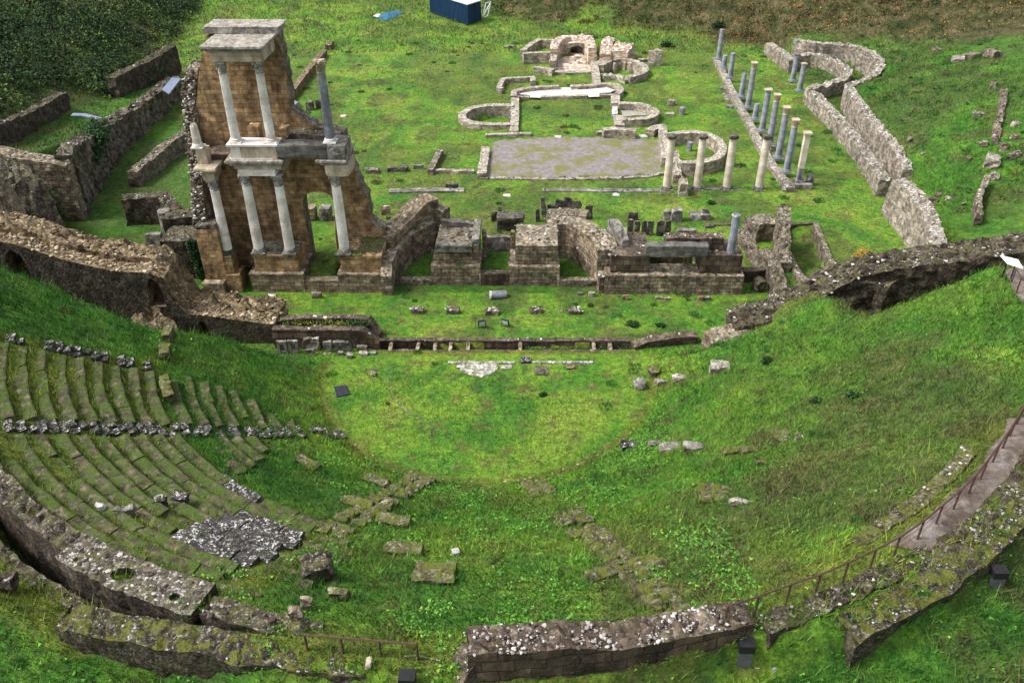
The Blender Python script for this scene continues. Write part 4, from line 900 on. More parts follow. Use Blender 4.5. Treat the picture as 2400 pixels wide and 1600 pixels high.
for (fx, fy), h, lb, gold in (((757, 558), 3.0, 'left of the two grey columns standing alone before the curved far wall', 0), ((805, 625), 3.0, 'right of the two grey columns before the curved far wall, with golden top', 1)):
    x, y = g2(c4(fx, fy), .05); e = standing_column(x, y, 0, h, .30, lb, 'granite', cap=False, flute=0, group='grey pair before the curved wall')
    mb = MB(); bblock(mb, (x, y, h-.05), (.62, .62, .13), chip=.04); child(mb, 'top_slab', 'entab' if gold else 'grey_stone', e)
for (px_, py_), lb in (((1563, 444), 'warm white column with mossy capital, leftmost of the front four'), ((1633, 441), 'warm cream column, second of the front four'), ((1702, 442), 'cream and white banded column, third of the front four'), ((1777, 441), 'cream column at the right end of the front four')):
    p = G(px_, py_, .05); e = standing_column(p.x, 68.0, 0, 4.55, .34, lb, 'marble_warm', cap=False, flute=0, group='warm cream columns across the front of the portico')
    mb = MB(); lathe(mb, (p.x, 68.0, 4.5), [(.28, 0), (.34, .05), (.36, .12)], 16); bblock(mb, (p.x, 68.0, 4.6), (.74, .74, .22), chip=.05); child(mb, 'worn_capital', 'black_stone', e)
x, y = g2(c4(800, 1240), .5)
e = empty('square_pillar', (x, y, 0), 'tall square cream pillar on a stone plinth at the near corner of the portico', 'pillar')
mb = MB(); mb.box(x-.42, x+.5, y-.5, y+.4, 0, .55); mb.box(x-.5, x+.95, y-.9, y-.5, 0, .45); child(mb, 'plinth', 'grey_stone', e)
mb = MB(); mb.box(x-.2, x-.07, y-.2, y+.2, .55, 1.6); mb.box(x-.03, x+.05, y-.18, y+.18, .55, 1.6); mb.box(x+.09, x+.2, y-.2, y+.2, .55, 1.6); child(mb, 'grooved_foot', 'granite', e)
mb = MB(); mb.box(x-.23, x+.23, y-.22, y+.22, 1.6, 4.6); child(mb, 'shaft', 'marble_warm', e); mb = MB(); mb.box(x-.34, x+.34, y-.33, y+.33, 4.6, 4.75); child(mb, 'cap', 'entab', e)
stoneblock('stone_drum', 'round-topped stone block beside the plinth of the square pillar', 'stone', (x+1.0, y+.1), (.6, .5, .95), mat='grey_stone', chip=.12)
x, y = g2(c4(727, 1305)); mb = base_mb((x, y, 0), .4, .55); tag(mb.build('carved_stone', 'grey_stone'), 'empty round column base at the near end of the long wall', 'stone')
wall('edging', 'flat stone edging joining the feet of the four cream columns', [(10.3, 68.0, .07), (14.4, 68.1, .07), (17.4, 68.0, .05)], .5, ('grey_stone', 'pebble'), stones=1, topamp=.02)
x, y = g2(c4(45, 1040)); mb = MB(); lathe(mb, (x, y, 0), [(.26, 0), (.26, .85)], 18); tag(mb.build('column_stub', 'granite'), 'short grey column stub inside the oval walled enclosure', 'column')
x, y = g2(c4(-5, 790)); mb = MB(); lathe(mb, (x, y, 0), [(.30, 0), (.31, .75), (.15, .76)], 18); tag(mb.build('column_stub', 'granite'), 'hollow grey drum standing alone on the lawn left of the colonnade', 'column')
for k, (bx, lb) in enumerate((((262, 590, 360, 620), 'flat paving slab left of the long wall, upper'), ((300, 640, 370, 700), 'flat paving slab left of the long wall, middle'), ((300, 720, 350, 745), 'small dark stone left of the long wall'), ((605, 1000, 640, 1045), 'square block against the right side of the long wall'))):
    a = c4(bx[0], bx[1]); b_ = c4(bx[2], bx[3]); pxblock('paving_slab' if k < 2 else 'stone', lb, 'stone', (a[0], a[1], b_[0], b_[1]), .15 if k < 3 else .5, 'grey_stone')
# ================================================================== PALE WALLS ON THE RIGHT
PWm = ('pale_wall', 'pebble_pale')
wall('pale_wall', 'short pale wall at the far end of the portico leading to the curved wall', [(x, y, 1.4) for x, y in [(28.5, 109.5), (29.2, 106.0), (29.6, 101.6)]], .95, PWm, stones=8)
inner = smooth_pts([(30.1, 103.4), (32.5, 104.2), (34.5, 102.4), (35.0, 97.6), (33.2, 94.4), (30.6, 92.2), (28.7, 91.0)], 2)
wall('pale_wall', 'pale inner wall running from the curved niche down to the near corner', [(x, y, 1.5) for x, y in inner]+[(x, y, 1.5) for x, y in [(28.9, 88), (29.15, 84.9), (29.2, 77.5), (29.0, 70.4), (28.6, 66.6)]], .95, PWm, stones=16, chunk=.35, zb=-.3, topamp=.3, rough=.09)
outer = smooth_pts([(31.2, 107.5), (32.5, 105.2), (36.0, 105.1), (38.5, 101.8), (38.2, 97.0), (35.7, 92.2), (32.0, 88.8)], 2)
wall('pale_wall', 'tall pale curved retaining wall around the niche against the hillside', [(x, y, 2.5) for x, y in outer]+[(x, y, z) for x, y, z in [(31.6, 84.5, 2.45), (31.3, 77.0, 2.4), (31.2, 71.5, 2.3), (31.0, 68.2, 1.8)]], .9, ('pale_wall', 'pebble_pale'), stones=14, zb=-.3, topamp=.4, rough=.1, chunk=.2)
wall('thick_wall', 'massive pale leaning wall nearest the right ridge, with rubble crest', [(*g2(q, 3.0), z) for q, z in [((2108, 418), 3.0), ((2145, 455), 3.15), ((2180, 500), 3.0), ((2205, 560), 2.7), ((2215, 600), 2.4)]], 1.1, ('pale_wall', 'pebble_pale'), stones=14, topamp=.25, rough=.12, zb=-.3, batter=.25)
wall('low_wall', 'dark low rubble cross wall between the pale walls', [(*g2(c4(*p), .5), .5) for p in [(1385, 1245), (1460, 1245)]], .6, ('dark_ashlar', 'pebble'))
wall('low_wall', 'ragged rubble wall right of the massive pale wall', [(*g2(c4(*p), .9), .9) for p in [(1590, 1245), (1680, 1260), (1750, 1240)]], .6, ('rubble', 'pebble'), topamp=.25, stones=10)
wall('low_wall', 'pale double stone course beyond the end of the outer pale wall', [(*g2(c4(*p), .9), .8) for p in [(1565, 1130), (1650, 1135), (1740, 1135)]], .9, ('pale_wall', 'pebble_pale'))
wall('hill_wall', 'long thin ruined wall on the slope at the right edge', [(p.x, p.y, p.z+.5) for p in [GT(*c4(*q)) for q in [(2205, 640), (2200, 720), (2185, 820), (2160, 900), (2150, 990)]]], .5, ('rubble', 'pebble'), topamp=.3, stones=8, rough=.15)
wall('hill_wall', 'thin upright wall sheet low on the right slope', [(p.x, p.y, p.z+1.0) for p in [GT(*c4(*q)) for q in [(2075, 1290), (2040, 1370), (2015, 1450), (2025, 1560)]]], .45, ('rubble', 'pebble'), topamp=.3, stones=4, rough=.15)
# rocks on the slope
rk = 0
ADJ = ['largest pale rock', 'square-topped rock', 'wide split rock', 'low slanting rock', 'rounded rock', 'pitted rock', 'small upright rock', 'brown stained rock', 'flat pale rock', 'half-buried rock', 'narrow rock', 'tiny rock', 'cracked rock', 'leaning rock']
for (x0, y0, x1, y1), where in (((2085, 1045, 2190, 1160), 'at the top of the dark bank by the right edge'), ((2190, 970, 2260, 1040), 'beside the square rock near the right edge'), ((2240, 1040, 2340, 1090), 'in the rock heap at the right edge'), ((2120, 1180, 2190, 1240), 'below the right edge rock heap'), ((2040, 965, 2110, 1010), 'left of the right edge rock heap'), ((1950, 1070, 2000, 1105), 'between hill and pale wall'), ((1640, 1045, 1665, 1075), 'above the end of the outer pale wall'), ((1560, 940, 1585, 980), 'alone on the green slope'), ((1740, 320, 1785, 355), 'at the foot of the leafy bank'), ((1880, 370, 1960, 430), 'with orange stain on the upper slope'), ((1970, 340, 2060, 410), 'right of the orange-stained rock'), ((2110, 310, 2190, 400), 'high on the right slope'), ((2010, 755, 2080, 800), 'in the middle of the right slope'), ((2125, 560, 2165, 610), 'near the top of the thin hill wall'), ((1745, 1320, 1800, 1350), 'behind the massive pale wall'), ((1810, 1350, 1860, 1380), 'further behind the massive pale wall'), ((1920, 1390, 1960, 1415), 'on the grass right of the massive wall'), ((1690, 1350, 1760, 1400), 'dark and low behind the massive wall'), ((2270, 830, 2340, 870), 'at the right edge beside the thin wall'), ((2260, 920, 2340, 965), 'above the rock heap at the right edge')):
    a = c4(x0, y0); b_ = c4(x1, y1); pxblock('rock', ADJ[rk % len(ADJ)]+' '+where, 'rock', (a[0], a[1], b_[0], b_[1]), (y1-y0)/2.94*.6/26, 'rubble' if rk % 3 else 'pale_wall', yaw=random.uniform(-.5, .5), tilt=(random.uniform(-.3, .3), random.uniform(-.3, .3)), chip=.16, group=None, maxd=1.4); rk += 1
# ================================================================== BATH RUINS
BM = ('bath', 'pebble_pale'); BB = ('bath_brick', 'pebble_pale')
def bw(label, L, z, th=.75, f=c3, mats=BM, name='bath_wall', **k):
    k.setdefault('topamp', .06); k.setdefault('stones', 6)
    pts = [(*g2(f(*p[:2]), (p[2] if len(p) > 2 else z)), (p[2] if len(p) > 2 else z)) for p in L]
    if k.pop('sm', False): pts = smooth_pts(pts, 2)
    return wall(name, label, pts, th, mats, **k)
bw('long rounded bath wall enclosing the sunken left apse', [(800, 968), (600, 960), (450, 978), (355, 1015), (318, 1060), (345, 1105), (430, 1128), (560, 1140), (800, 1136)], .5, .8, sm=True, zb=-1.2)
bw('straight bath wall down the left side of the square court', [(812, 875), (812, 1040), (802, 1205)], .4, .85)
bw('thin inner wall across the open end of the left apse', [(770, 960), (765, 1120)], .35, .3, mats=('plaster', 'pebble_pale'))
bw('low wall foot under the left apse running along the gravel court', [(540, 1235), (640, 1230), (960, 1220)], .3, .45)
bw('rounded wall round the left end and back of the white floored room', [(800, 880), (800, 835), (870, 815), (1000, 797), (1215, 787)], .6, .65, sm=True)
bw('back wall of the white floored room right of its doorway, rounding the right apse', [(1325, 790), (1500, 782), (1600, 770), (1690, 765), (1770, 788), (1790, 830), (1745, 862)], .6, .7, sm=True)
bw('front wall stub at the left of the white floored room', [(800, 885), (945, 888)], .3, .5)
bw('middle front wall of the white floored room', [(1050, 885), (1250, 882), (1475, 874)], .35, .5)
bw('front wall stub at the right of the white floored room', [(1600, 870), (1735, 866)], .4, .5)
bw('right side wall of the square court with a doorway plinth', [(1735, 870), (1735, 950)], .55, .95)
bw('pale dressed threshold in the right side wall of the court', [(1728, 975), (1730, 1050)], .35, .6, mats=('white_stone', 'pebble_pale'), stones=0)
bw('lower right side wall of the square court', [(1755, 1060), (1775, 1150)], .45, .95)
bw('rounded wall of the small right apse', [(1765, 945), (1900, 945), (2010, 962), (2095, 1005), (2110, 1045), (2050, 1080), (1930, 1092), (1800, 1090)], .75, .75, sm=True)
bw('high block of wall at the lower right corner of the square court', [(1620, 1185), (1750, 1180), (1925, 1195)], .85, .8)
bw('tiny wall foot left of the high corner wall', [(1560, 1210), (1610, 1205)], .3, .5)
bw('hooked wall of a small room left of the baths', [(700, 812), (662, 805), (700, 722), (830, 712), (975, 705), (975, 745)], .6, .6)
bw('low ragged wall under the hot room', [(985, 615), (1080, 622), (1165, 640)], .7, .7)
bw('front edge wall of the hot room floor', [(1165, 660), (1300, 665), (1500, 658)], .25, .5)
bw('wall between hot room and round room running down to the white room', [(1535, 520), (1550, 640), (1565, 770)], .6, .9)
bw('front wall of the left furnace chamber', [(885, 490), (1040, 480), (1185, 480)], 1.25, .75, stones=4)
bw('right side wall of the left furnace chamber', [(1185, 440), (1160, 560)], 1.25, .75, mats=BM)
bw('slanting left wall of the left furnace chamber', [(880, 465), (960, 400), (1030, 362), (1170, 366)], 1.0, .7)
fb = empty('furnace', (*g2(c3(1365, 500)), 0), 'pink brick furnace with dark square mouth between two curved horns', 'furnace')
x0, y0 = g2(c3(1205, 505)); x1, y1 = g2(c3(1525, 500)); fh = 1.5
mx0, _ = g2(c3(1312, 495)); mx1, _ = g2(c3(1432, 495))
o = fixn(child(prism([(x0, -.2), (x0, 1.25), (x0+1, 1.4), ((x0+x1)/2, 1.5), (x1-1, 1.4), (x1, 1.25), (x1, -.2)], [[(mx0, .1), (mx0, .85), (mx0+.5, 1.05), (mx1-.5, 1.05), (mx1, .85), (mx1, .1)]], y0, y0+.5), 'mouth_wall', ['bath', 'bath_brick'], fb))
mb = MB(); wall_mb([(x0, y0+2.6, 1.5), (x1, y0+2.6, 1.5)], 1.4, zb=0, stones=3, rough=.15, topamp=.25, mb=mb); child(mb, 'back_mass', BB, fb)
mb = MB(); mb.box(x0+.3, mx0-.1, y0+.5, y0+2.0, 0, 1.35); mb.box(mx1+.1, x1-.3, y0+.5, y0+2.0, 0, 1.35); mb.box(mx0-.1, mx1+.1, y0+.5, y0+2.0, 1.15, 1.46); child(mb, 'vault', 'bath_brick', fb)
for L in ([(1170, 450), (1180, 400), (1230, 350), (1310, 338)], [(1405, 328), (1480, 345), (1515, 400), (1525, 460)]):
    pts = smooth_pts([(*g2(c3(*p), 1.9), 1.9+.15*(i % 2)) for i, p in enumerate(L)], 2); child(wall_mb(pts, 1.0, zb=0, rough=.2, topamp=.3, stones=3), 'horn', BB, fb)
bw('jagged orange brick ridge right of the furnace', [(1640, 500), (1650, 430), (1670, 370), (1690, 350)], 1.5, 1.3, mats=BB, topamp=.4, rough=.25)
bw('broad leaning pale slab ruin right of the orange ridge', [(1760, 470), (1800, 420), (1830, 395)], 1.6, 2.3, mats=BB, topamp=.3, rough=.22)
bw('low pale wall behind the round room', [(1600, 560), (1700, 520), (1800, 505), (1900, 480)], .8, .9, mats=BB, topamp=.3, rough=.2)
bw('round room ring wall with brick inner face', [(1600, 600), (1650, 560), (1780, 528), (1900, 552), (1990, 590), (2020, 630), (1970, 680), (1850, 705)], .8, .8, sm=True, zb=-.8, rough=.1)
bw('crumbling lower rim of the round room', [(1620, 690), (1720, 690), (1790, 705), (1850, 730)], .5, .9, topamp=.3, rough=.2, stones=16)
bw('isolated tall wall block right of the baths', [(2050, 470, 1.6), (2110, 455, 1.9), (2170, 470, 1.7)], 1.7, .7, topamp=.3)
bw('ragged base stones joining the round room and the isolated block', [(1960, 545), (2040, 540)], .3, .6, stones=14)
for k, p in enumerate([(1670, 640), (1700, 620), (1725, 645), (1780, 590), (1815, 625), (1870, 640), (1900, 625), (1940, 655), (1760, 560), (1840, 580)]):
    x, y = g2(c3(*p), -.2); mb = MB(); bblock(mb, (x, y, -.6), (.3, .3, .95+.15*(k % 3)), k*.3, chip=.05); tag(mb.build('brick_pillar', 'bath_brick'), 'small orange brick pillar standing in the sunken round room', 'pillar', 'floor pillars of the round room')
sheet('white_floor', 'bright white pavement of the long bath room', [g2(c3(*p), .12) for p in [(835, 878), (850, 845), (900, 828), (1200, 818), (1640, 812), (1730, 838), (1690, 862), (1590, 868), (1590, 900), (1485, 905), (1480, 885), (1050, 890), (1045, 912), (950, 908), (945, 885)]], 'floor_white', edge=.05, zc=.26)
sheet('pink_floor', 'pink and cream worn floor of the hot room', [g2(c3(*p), .1) for p in [(1175, 655), (1200, 580), (1225, 530), (1400, 508), (1520, 520), (1530, 600), (1505, 660)]], 'floor_pink', edge=.15, zc=.12)
sheet('apse_floor', 'grey earth floor of the small right apse', [g2(c3(*p), .1) for p in [(1770, 990), (1900, 985), (2030, 1020), (2040, 1050), (1800, 1070)]], 'concrete', edge=.15, lift=.04)
for k, (bx, by, s_) in enumerate([(1395, 520, .9), (1480, 540, 1.1), (1560, 545, 1.0), (1430, 575, .8), (1215, 605, .5), (1340, 545, .7)]):
    x, y = g2(c3(bx, by), .2); stoneblock('brick_lump', ['round orange lump at the furnace foot', 'flat pink slab beside the furnace', 'pink slab against the round room wall', 'orange lump in the hot room floor', 'small white block on the hot room floor', 'cream lump before the furnace mouth'][k], 'stone', (x, y), (s_*1.2, s_, .35), k, mat='bath_brick' if k != 4 else 'white_stone', chip=.15)
# gravel court
court = [g2(p) for p in [(1147, 342), (1180, 328), (1320, 322), (1500, 326), (1556, 330), (1562, 370), (1560, 408), (1400, 416), (1200, 416), (1135, 413), (1143, 380)]]
sheet('gravel_court', 'mauve gravel court between the baths and the stage ruins', court, 'gravel', 'court', edge=.6)
bw('low crumbling stone edge along the front of the gravel court', [(1125, 415), (1200, 417), (1320, 418), (1450, 416), (1520, 412), (1560, 404)], .12, .45, f=lambda a, b_: (a, b_), stones=12, name='court_edge', mats=('pale_wall', 'pebble'))
bw('blocky wall down the left side of the gravel court', [(1138, 345), (1134, 375), (1129, 408)], .45, .8, f=lambda a, b_: (a, b_), chunk=.15)
bw('long thin wall stub at the left of the gravel court', [(1012, 398), (1040, 397), (1075, 399), (1110, 398)], .3, .45, f=lambda a, b_: (a, b_))
bw('narrow wall running back from the long thin stub', [(1008, 398), (1022, 370), (1032, 350)], .5, .55, f=lambda a, b_: (a, b_), mats=('rubble', 'pebble_pale'))
bw('oval enclosure wall, hooked end and straight left side', [(1524, 305), (1535, 297), (1552, 293), (1557, 330), (1562, 371)], .7, .85, f=lambda a, b_: (a, b_), name='oval_wall')
bw('rounded wall of the oval enclosure behind the cream columns', [(1565, 314), (1600, 309), (1634, 308), (1668, 315), (1690, 332), (1696, 350), (1685, 368), (1651, 378), (1610, 380), (1588, 378)], 1.15, .75, f=lambda a, b_: (a, b_), sm=True, name='oval_wall')
bw('broken wall stump at the feet of the left cream columns', [(1582, 352), (1585, 385), (1588, 410)], .8, .7, f=lambda a, b_: (a, b_), topamp=.3, name='oval_wall')
bw('ragged rock stump beside the leftmost cream column', [(1600, 418), (1604, 432)], 1.1, .7, f=lambda a, b_: (a, b_), topamp=.5, rough=.15, name='rubble_stump')
# paved strips behind the stage
def slabpx(name, label, box, h, mat, **k): return pxblock(name, label, 'stone', box, h, mat, **k)
bw('flat dark stone footing strip at the left of the lawn behind the stage', [(912, 446), (1000, 444), (1088, 444)], .15, .75, f=lambda a, b_: (a, b_), stones=.5, mats=('grey_stone', 'pebble'), name='footing')
bw('long flat footing strip running to the cream columns', [(1272, 444), (1400, 445), (1560, 446)], .06, .65, f=lambda a, b_: (a, b_), stones=3, mats=('grey_stone', 'pebble'), name='footing')
slabpx('stone_block', 'squat block lying on the dark left footing strip', (1044, 428, 1074, 441), .35, 'black_stone', z=.12)
slabpx('white_slab', 'white slab on the lawn behind the left curved wall', (1178, 454, 1196, 462), .06, 'white_stone'); slabpx('white_slab', 'white slab on the lawn below the long footing strip', (1436, 453, 1453, 460), .06, 'white_stone')
slabpx('white_slab', 'white slab at the top edge of the gravel court', (1300, 318, 1316, 326), .15, 'white_stone'); slabpx('white_slab', 'broken white slab at the top right of the gravel court', (1500, 315, 1518, 324), .08, 'white_stone')
for bx, lb, mt in (((857, 390, 887, 408), 'rounded brown block at the left of the block row', 'rubble'), ((908, 389, 932, 403), 'left of the paired grey blocks', 'black_stone'), ((934, 386, 955, 403), 'right of the paired grey blocks', 'black_stone'), ((967, 386, 993, 397), 'small rectangular block alone on the lawn', 'grey_stone')):
    slabpx('stone_block', lb, bx, .38, mt, maxd=.7, chip=.1)
for bx, h, lb, mt in (((1183, 105, 1205, 115), .35, 'grey stone on the lawn left of the baths', 'grey_stone'), ((1565, 232, 1582, 249), .6, 'pointed white stone on the lawn right of the baths', 'pale_wall'), ((1560, 258, 1580, 270), .12, 'flat broken stones right of the small apse', 'pale_wall'), ((718, 234, 734, 260), .9, 'upright fragment with white top on the lawn behind the facade', 'black_stone'), ((740, 230, 753, 256), .9, 'upright fragment beside the shaft of the lone upper column', 'black_stone'), ((796, 269, 810, 275), .08, 'small white slab on the lawn right of the facade', 'white_stone')):
    slabpx('stone', lb, bx, h, mt, maxd=.6, chip=.1)
p = G(683, 238, .3); q = G(699, 247, .3); mb = MB(); bar(mb, p, q, .3, 14); tag(mb.build('column_drum', 'granite'), 'grey column drum lying behind the facade', 'stone')
bw('long low pale wall running back across the far lawn', [(672, 226, .9), (700, 190, .8), (735, 145, .7), (760, 117, .6)], .8, .7, f=lambda a, b_: (a, b_), name='garden_wall', mats=('rubble_tan', 'pebble'))
bw('short end piece of the far lawn wall beyond a gap', [(768, 107), (775, 96)], .6, .7, f=lambda a, b_: (a, b_), name='garden_wall', mats=('rubble_tan', 'pebble'))
# standing stones behind the stage
k = 0
for bx, h, dz in (((1255, 487, 1264, 521), 1.1, 0), ((1270, 477, 1282, 507), 1.6, .5), ((1283, 488, 1300, 504), .9, .5), ((1299, 482, 1318, 500), 1.2, .5), ((1317, 477, 1336, 500), 1.4, .5), ((1339, 481, 1363, 500), 1.0, .6), ((1370, 482, 1388, 512), 1.1, .4)):
    lb = ['dark narrow upright slab, first from the left of the standing stones', 'tallest upright slab in the standing stones', 'low dark stone between two tall standing slabs', 'round-topped stone with pale end in the standing row', 'slanted tall slab in the middle of the standing row', 'wide rounded boulder in the standing row', 'last upright slab at the right end of the standing row'][k]
    slabpx('standing_stone', lb, bx, h, 'black_stone', z=dz*.3, maxd=.6, chip=.12, tilt=(0, random.uniform(-.15, .15))); k += 1
slabpx('table_slab', 'thick lower slab under the table-like block behind the centre', (1165, 517, 1218, 541), .8, 'black_stone', maxd=1.0); slabpx('table_slab', 'broad worn top slab lying on the table-like block', (1165, 494, 1228, 520), .35, 'black_stone', z=.85, maxd=1.7, chip=.12)
slabpx('stone_block', 'square block at the left of the table-like slab', (1152, 493, 1166, 520), .9, 'black_stone', maxd=.7); slabpx('stone_block', 'small block on top of the table-like slab', (1167, 485, 1175, 495), .35, 'black_stone', z=1.2, maxd=.4)
k = 0
for bx, h in (((1470, 520, 1484, 546), 1.1), ((1486, 519, 1500, 549), 1.1), ((1503, 519, 1515, 550), 1.15), ((1516, 520, 1531, 552), 1.2), ((1538, 516, 1556, 554), 1.3), ((1557, 518, 1571, 551), 1.2)):
    slabpx('upright_slab', ['leftmost', 'second', 'third', 'fourth', 'paler fifth', 'leaning last'][k]+' of six dark slabs standing upright behind the stage block', bx, h, 'black_stone', maxd=.7, chip=.08, tilt=(0, random.uniform(-.06, .1)), group='six upright slabs'); k += 1
for bx, h, z, lb in (((1471, 498, 1495, 517), .7, 0, 'broken capital block standing behind the six slabs'), ((1573, 485, 1599, 521), 1.0, 0, 'large pale-sided cube right of the six slabs'), ((1554, 490, 1572, 515), .7, 0, 'rough lump against the pale-sided cube'), ((1616, 494, 1666, 517), .5, 0, 'wide low pale slab on the lawn by the fluted column'), ((1646, 491, 1661, 500), .3, .5, 'small black block on the wide pale slab'), ((1588, 533, 1632, 547), .25, 0, 'flat slab in the grass yard behind the lintel'), ((1652, 525, 1672, 536), .2, 0, 'pebbly fragment at the right of the grass yard')):
    slabpx('stone_block', lb, bx, h, 'grey_stone' if 'pale' in lb or 'flat' in lb else 'black_stone', z=z, maxd=1.3, chip=.1)
for bx, h, lb in (((578, 478, 594, 524), 1.0, 'leaning dark slab seen through the facade doorway'), ((749, 477, 776, 519), 1.1, 'grey block standing behind the facade doorway'), ((720, 477, 740, 519), 1.1, 'tall thin block at the left of the facade doorway'), ((894, 491, 916, 505), .8, 'small square stump behind the left curved wall')):
    if bx[0] > 600: slabpx('stone_block', lb, bx, h, 'grey_stone' if 'grey' in lb else 'scaena_grey', maxd=.9)
# stage lawn
for k, (px_, py_) in enumerate(((977, 736), (1062, 737), (1153, 739), (1255, 737), (1347, 739))):
    p = G(px_, py_, 0); mb = MB(); wall_mb([(p.x-.42, p.y+.25, .32), (p.x+.42, p.y+.25, .32)], .5, rough=.1, topamp=.2, stones=40, smin=.05, smax=.13, mb=mb, ds=.2)
    tag(mb.build('rubble_stump', ['rubble', 'pebble']), ['leftmost', 'second', 'middle', 'fourth', 'rightmost'][k]+' of five low rubble stumps on the stage lawn', 'ruin', 'five rubble stumps')
p = G(1152, 691, .25); q = G(1187, 689, .22); mb = MB(); bar(mb, p, q, .27, 16); d = (q-p).normalized(); e = tag(mb.build('column_drum', 'granite'), 'broken grey column drum lying on the stage lawn', 'stone')
mb = MB(); bar(mb, p-d*.12, p-d*.005, .30, 16); mb.build('collar', 'white_stone', e)
for bx, h, lb, mt in (((628, 688, 646, 697), .15, 'small white stone by the foot of the left podium', 'white_stone'), ((729, 683, 753, 700), .4, 'mossy cube at the foot of the low front wall', 'pier'), ((1353, 685, 1369, 692), .12, 'flat stone in the stage lawn grass', 'grey_stone'), ((1379, 682, 1395, 696), .35, 'pitted cube at the left foot of the long block', 'pale_wall'), ((1459, 692, 1474, 703), .3, 'little tan stone before the long block', 'rubble_tan'), ((1537, 693, 1553, 704), .2, 'left of two pale stones before the long block', 'pale_wall'), ((1560, 695, 1571, 705), .2, 'right of two pale stones before the long block', 'pale_wall'), ((1636, 692, 1650, 705), .3, 'brown stone under the right end of the long block', 'rubble_tan'), ((1651, 695, 1665, 705), .25, 'grey stone under the right end of the long block', 'grey_stone'), ((1310, 728, 1318, 733), .12, 'small orange brick fragment between stumps', 'bath_brick')):
    slabpx('stone', lb, bx, h, mt, maxd=.6, chip=.1)
def floodlight(p, face, label, s=.42, tilt=-.5):
    e = empty('floodlight', p, label, 'floodlight'); R = Matrix.Translation(Vector(p)+Vector((0, 0, s*.75))) @ Matrix.Rotation(face, 4, 'Z') @ Matrix.Rotation(tilt, 4, 'X')
    def bx_(name, x0, x1, y0, y1, z0, z1, mt):
        mb = MB(); mb.box(x0, x1, y0, y1, z0, z1); mb.v = [tuple(R @ Vector(v)) for v in mb.v]; return child(mb, name, mt, e)
    bx_('housing', -s*.55, s*.55, 0, s*.35, -s*.5, s*.5, 'black_metal'); bx_('glass', -s*.45, s*.45, -.02, -.004, -s*.4, s*.4, 'lamp_glass'); bx_('back_box', -s*.3, s*.3, s*.35, s*.55, -s*.25, s*.25, 'black_metal')
    mb = MB(); P_ = Vector(p)
    for sx in (-1, 1): bar(mb, (P_.x+sx*s*.58*math.cos(face), P_.y+sx*s*.58*math.sin(face), P_.z), (P_.x+sx*s*.58*math.cos(face), P_.y+sx*s*.58*math.sin(face), P_.z+s*.75), .02)
    child(mb, 'bracket', 'black_metal', e)
floodlight(G(1130, 768, 0), .35, 'left of two black floodlights with white glass on the stage lawn', .42, .35); floodlight(G(1184, 766, 0), -.35, 'right of two black floodlights with white glass on the stage lawn', .42, .35)
for q, lb in (((2072, 455), 'small black floodlight beside the far pale wall corner'), ((2087, 512), 'small black floodlight at the foot of the massive pale wall'), ((325, 322), 'small black floodlight at the foot of the left terrace wall'), ((232, 436), 'black floodlight near the lower end of the left terrace wall'), ((28, 328), 'small floodlight by the upper left terrace wall')):
    p = GT(*q); floodlight(p, 1.2 if q[0] > 1000 else -1.2, lb, .38, -.3)
# orchestra marble borders
def mline(L, n, label, w=.22, h=.08, mat='paving'):
    mb = MB(); a, b_ = g2(L[0], .05), g2(L[1], .05); ya = math.atan2(b_[1]-a[1], b_[0]-a[0]); D = math.hypot(b_[0]-a[0], b_[1]-a[1])
    for i in range(n):
        f = (i+.5)/n; bblock(mb, (a[0]+(b_[0]-a[0])*f, a[1]+(b_[1]-a[1])*f, -.06), (D/n*.97, w, h+.06), ya, chip=.02, sub=3)
    return tag(mb.build('marble_border', mat), label, 'border')
mline([(1049, 849), (1208, 849)], 7, 'left white marble border strip on the lawn below the trench'); mline([(1245, 848), (1391, 849)], 6, 'right white marble border strip on the lawn below the trench', .2); mline([(1219, 845), (1244, 844)], 1, 'speckled marble block between the two border strips', .5, .18, 'lichen_slab')
sheet('marble_paving', 'patch of broken white lichened paving below the left border strip', [g2(p) for p in [(1070, 854), (1110, 853), (1160, 853), (1162, 870), (1148, 880), (1128, 888), (1108, 880), (1090, 872), (1078, 865)]], 'paving', 'paving', edge=.2, step=.12, lift=.05)
sheet('marble_paving', 'small broken white paving piece right of the larger patch', [g2(p) for p in [(1176, 857), (1198, 855), (1199, 864), (1170, 866)]], 'paving', 'paving', edge=.1, step=.15, lift=.05)
slabpx('slab', 'dark brown square slab below the right border strip', (1254, 857, 1286, 880), .06, 'black_stone', maxd=1.); slabpx('stone', 'orange stone under the right border strip', (1327, 855, 1346, 866), .12, 'rubble_tan', maxd=.4)
p = G(1531, 883, 0); mb = MB(); lathe(mb, (p.x, p.y+.2, -.05), [(.30, 0), (.33, .3), (.40, .42), (.40, .5), (.12, .54)], 14); mb.v = [jit(v, .04, 2.5) for v in mb.v]; tag(mb.build('round_altar', 'mossy'), 'squat mossy round stone at the right end of the orchestra', 'stone')
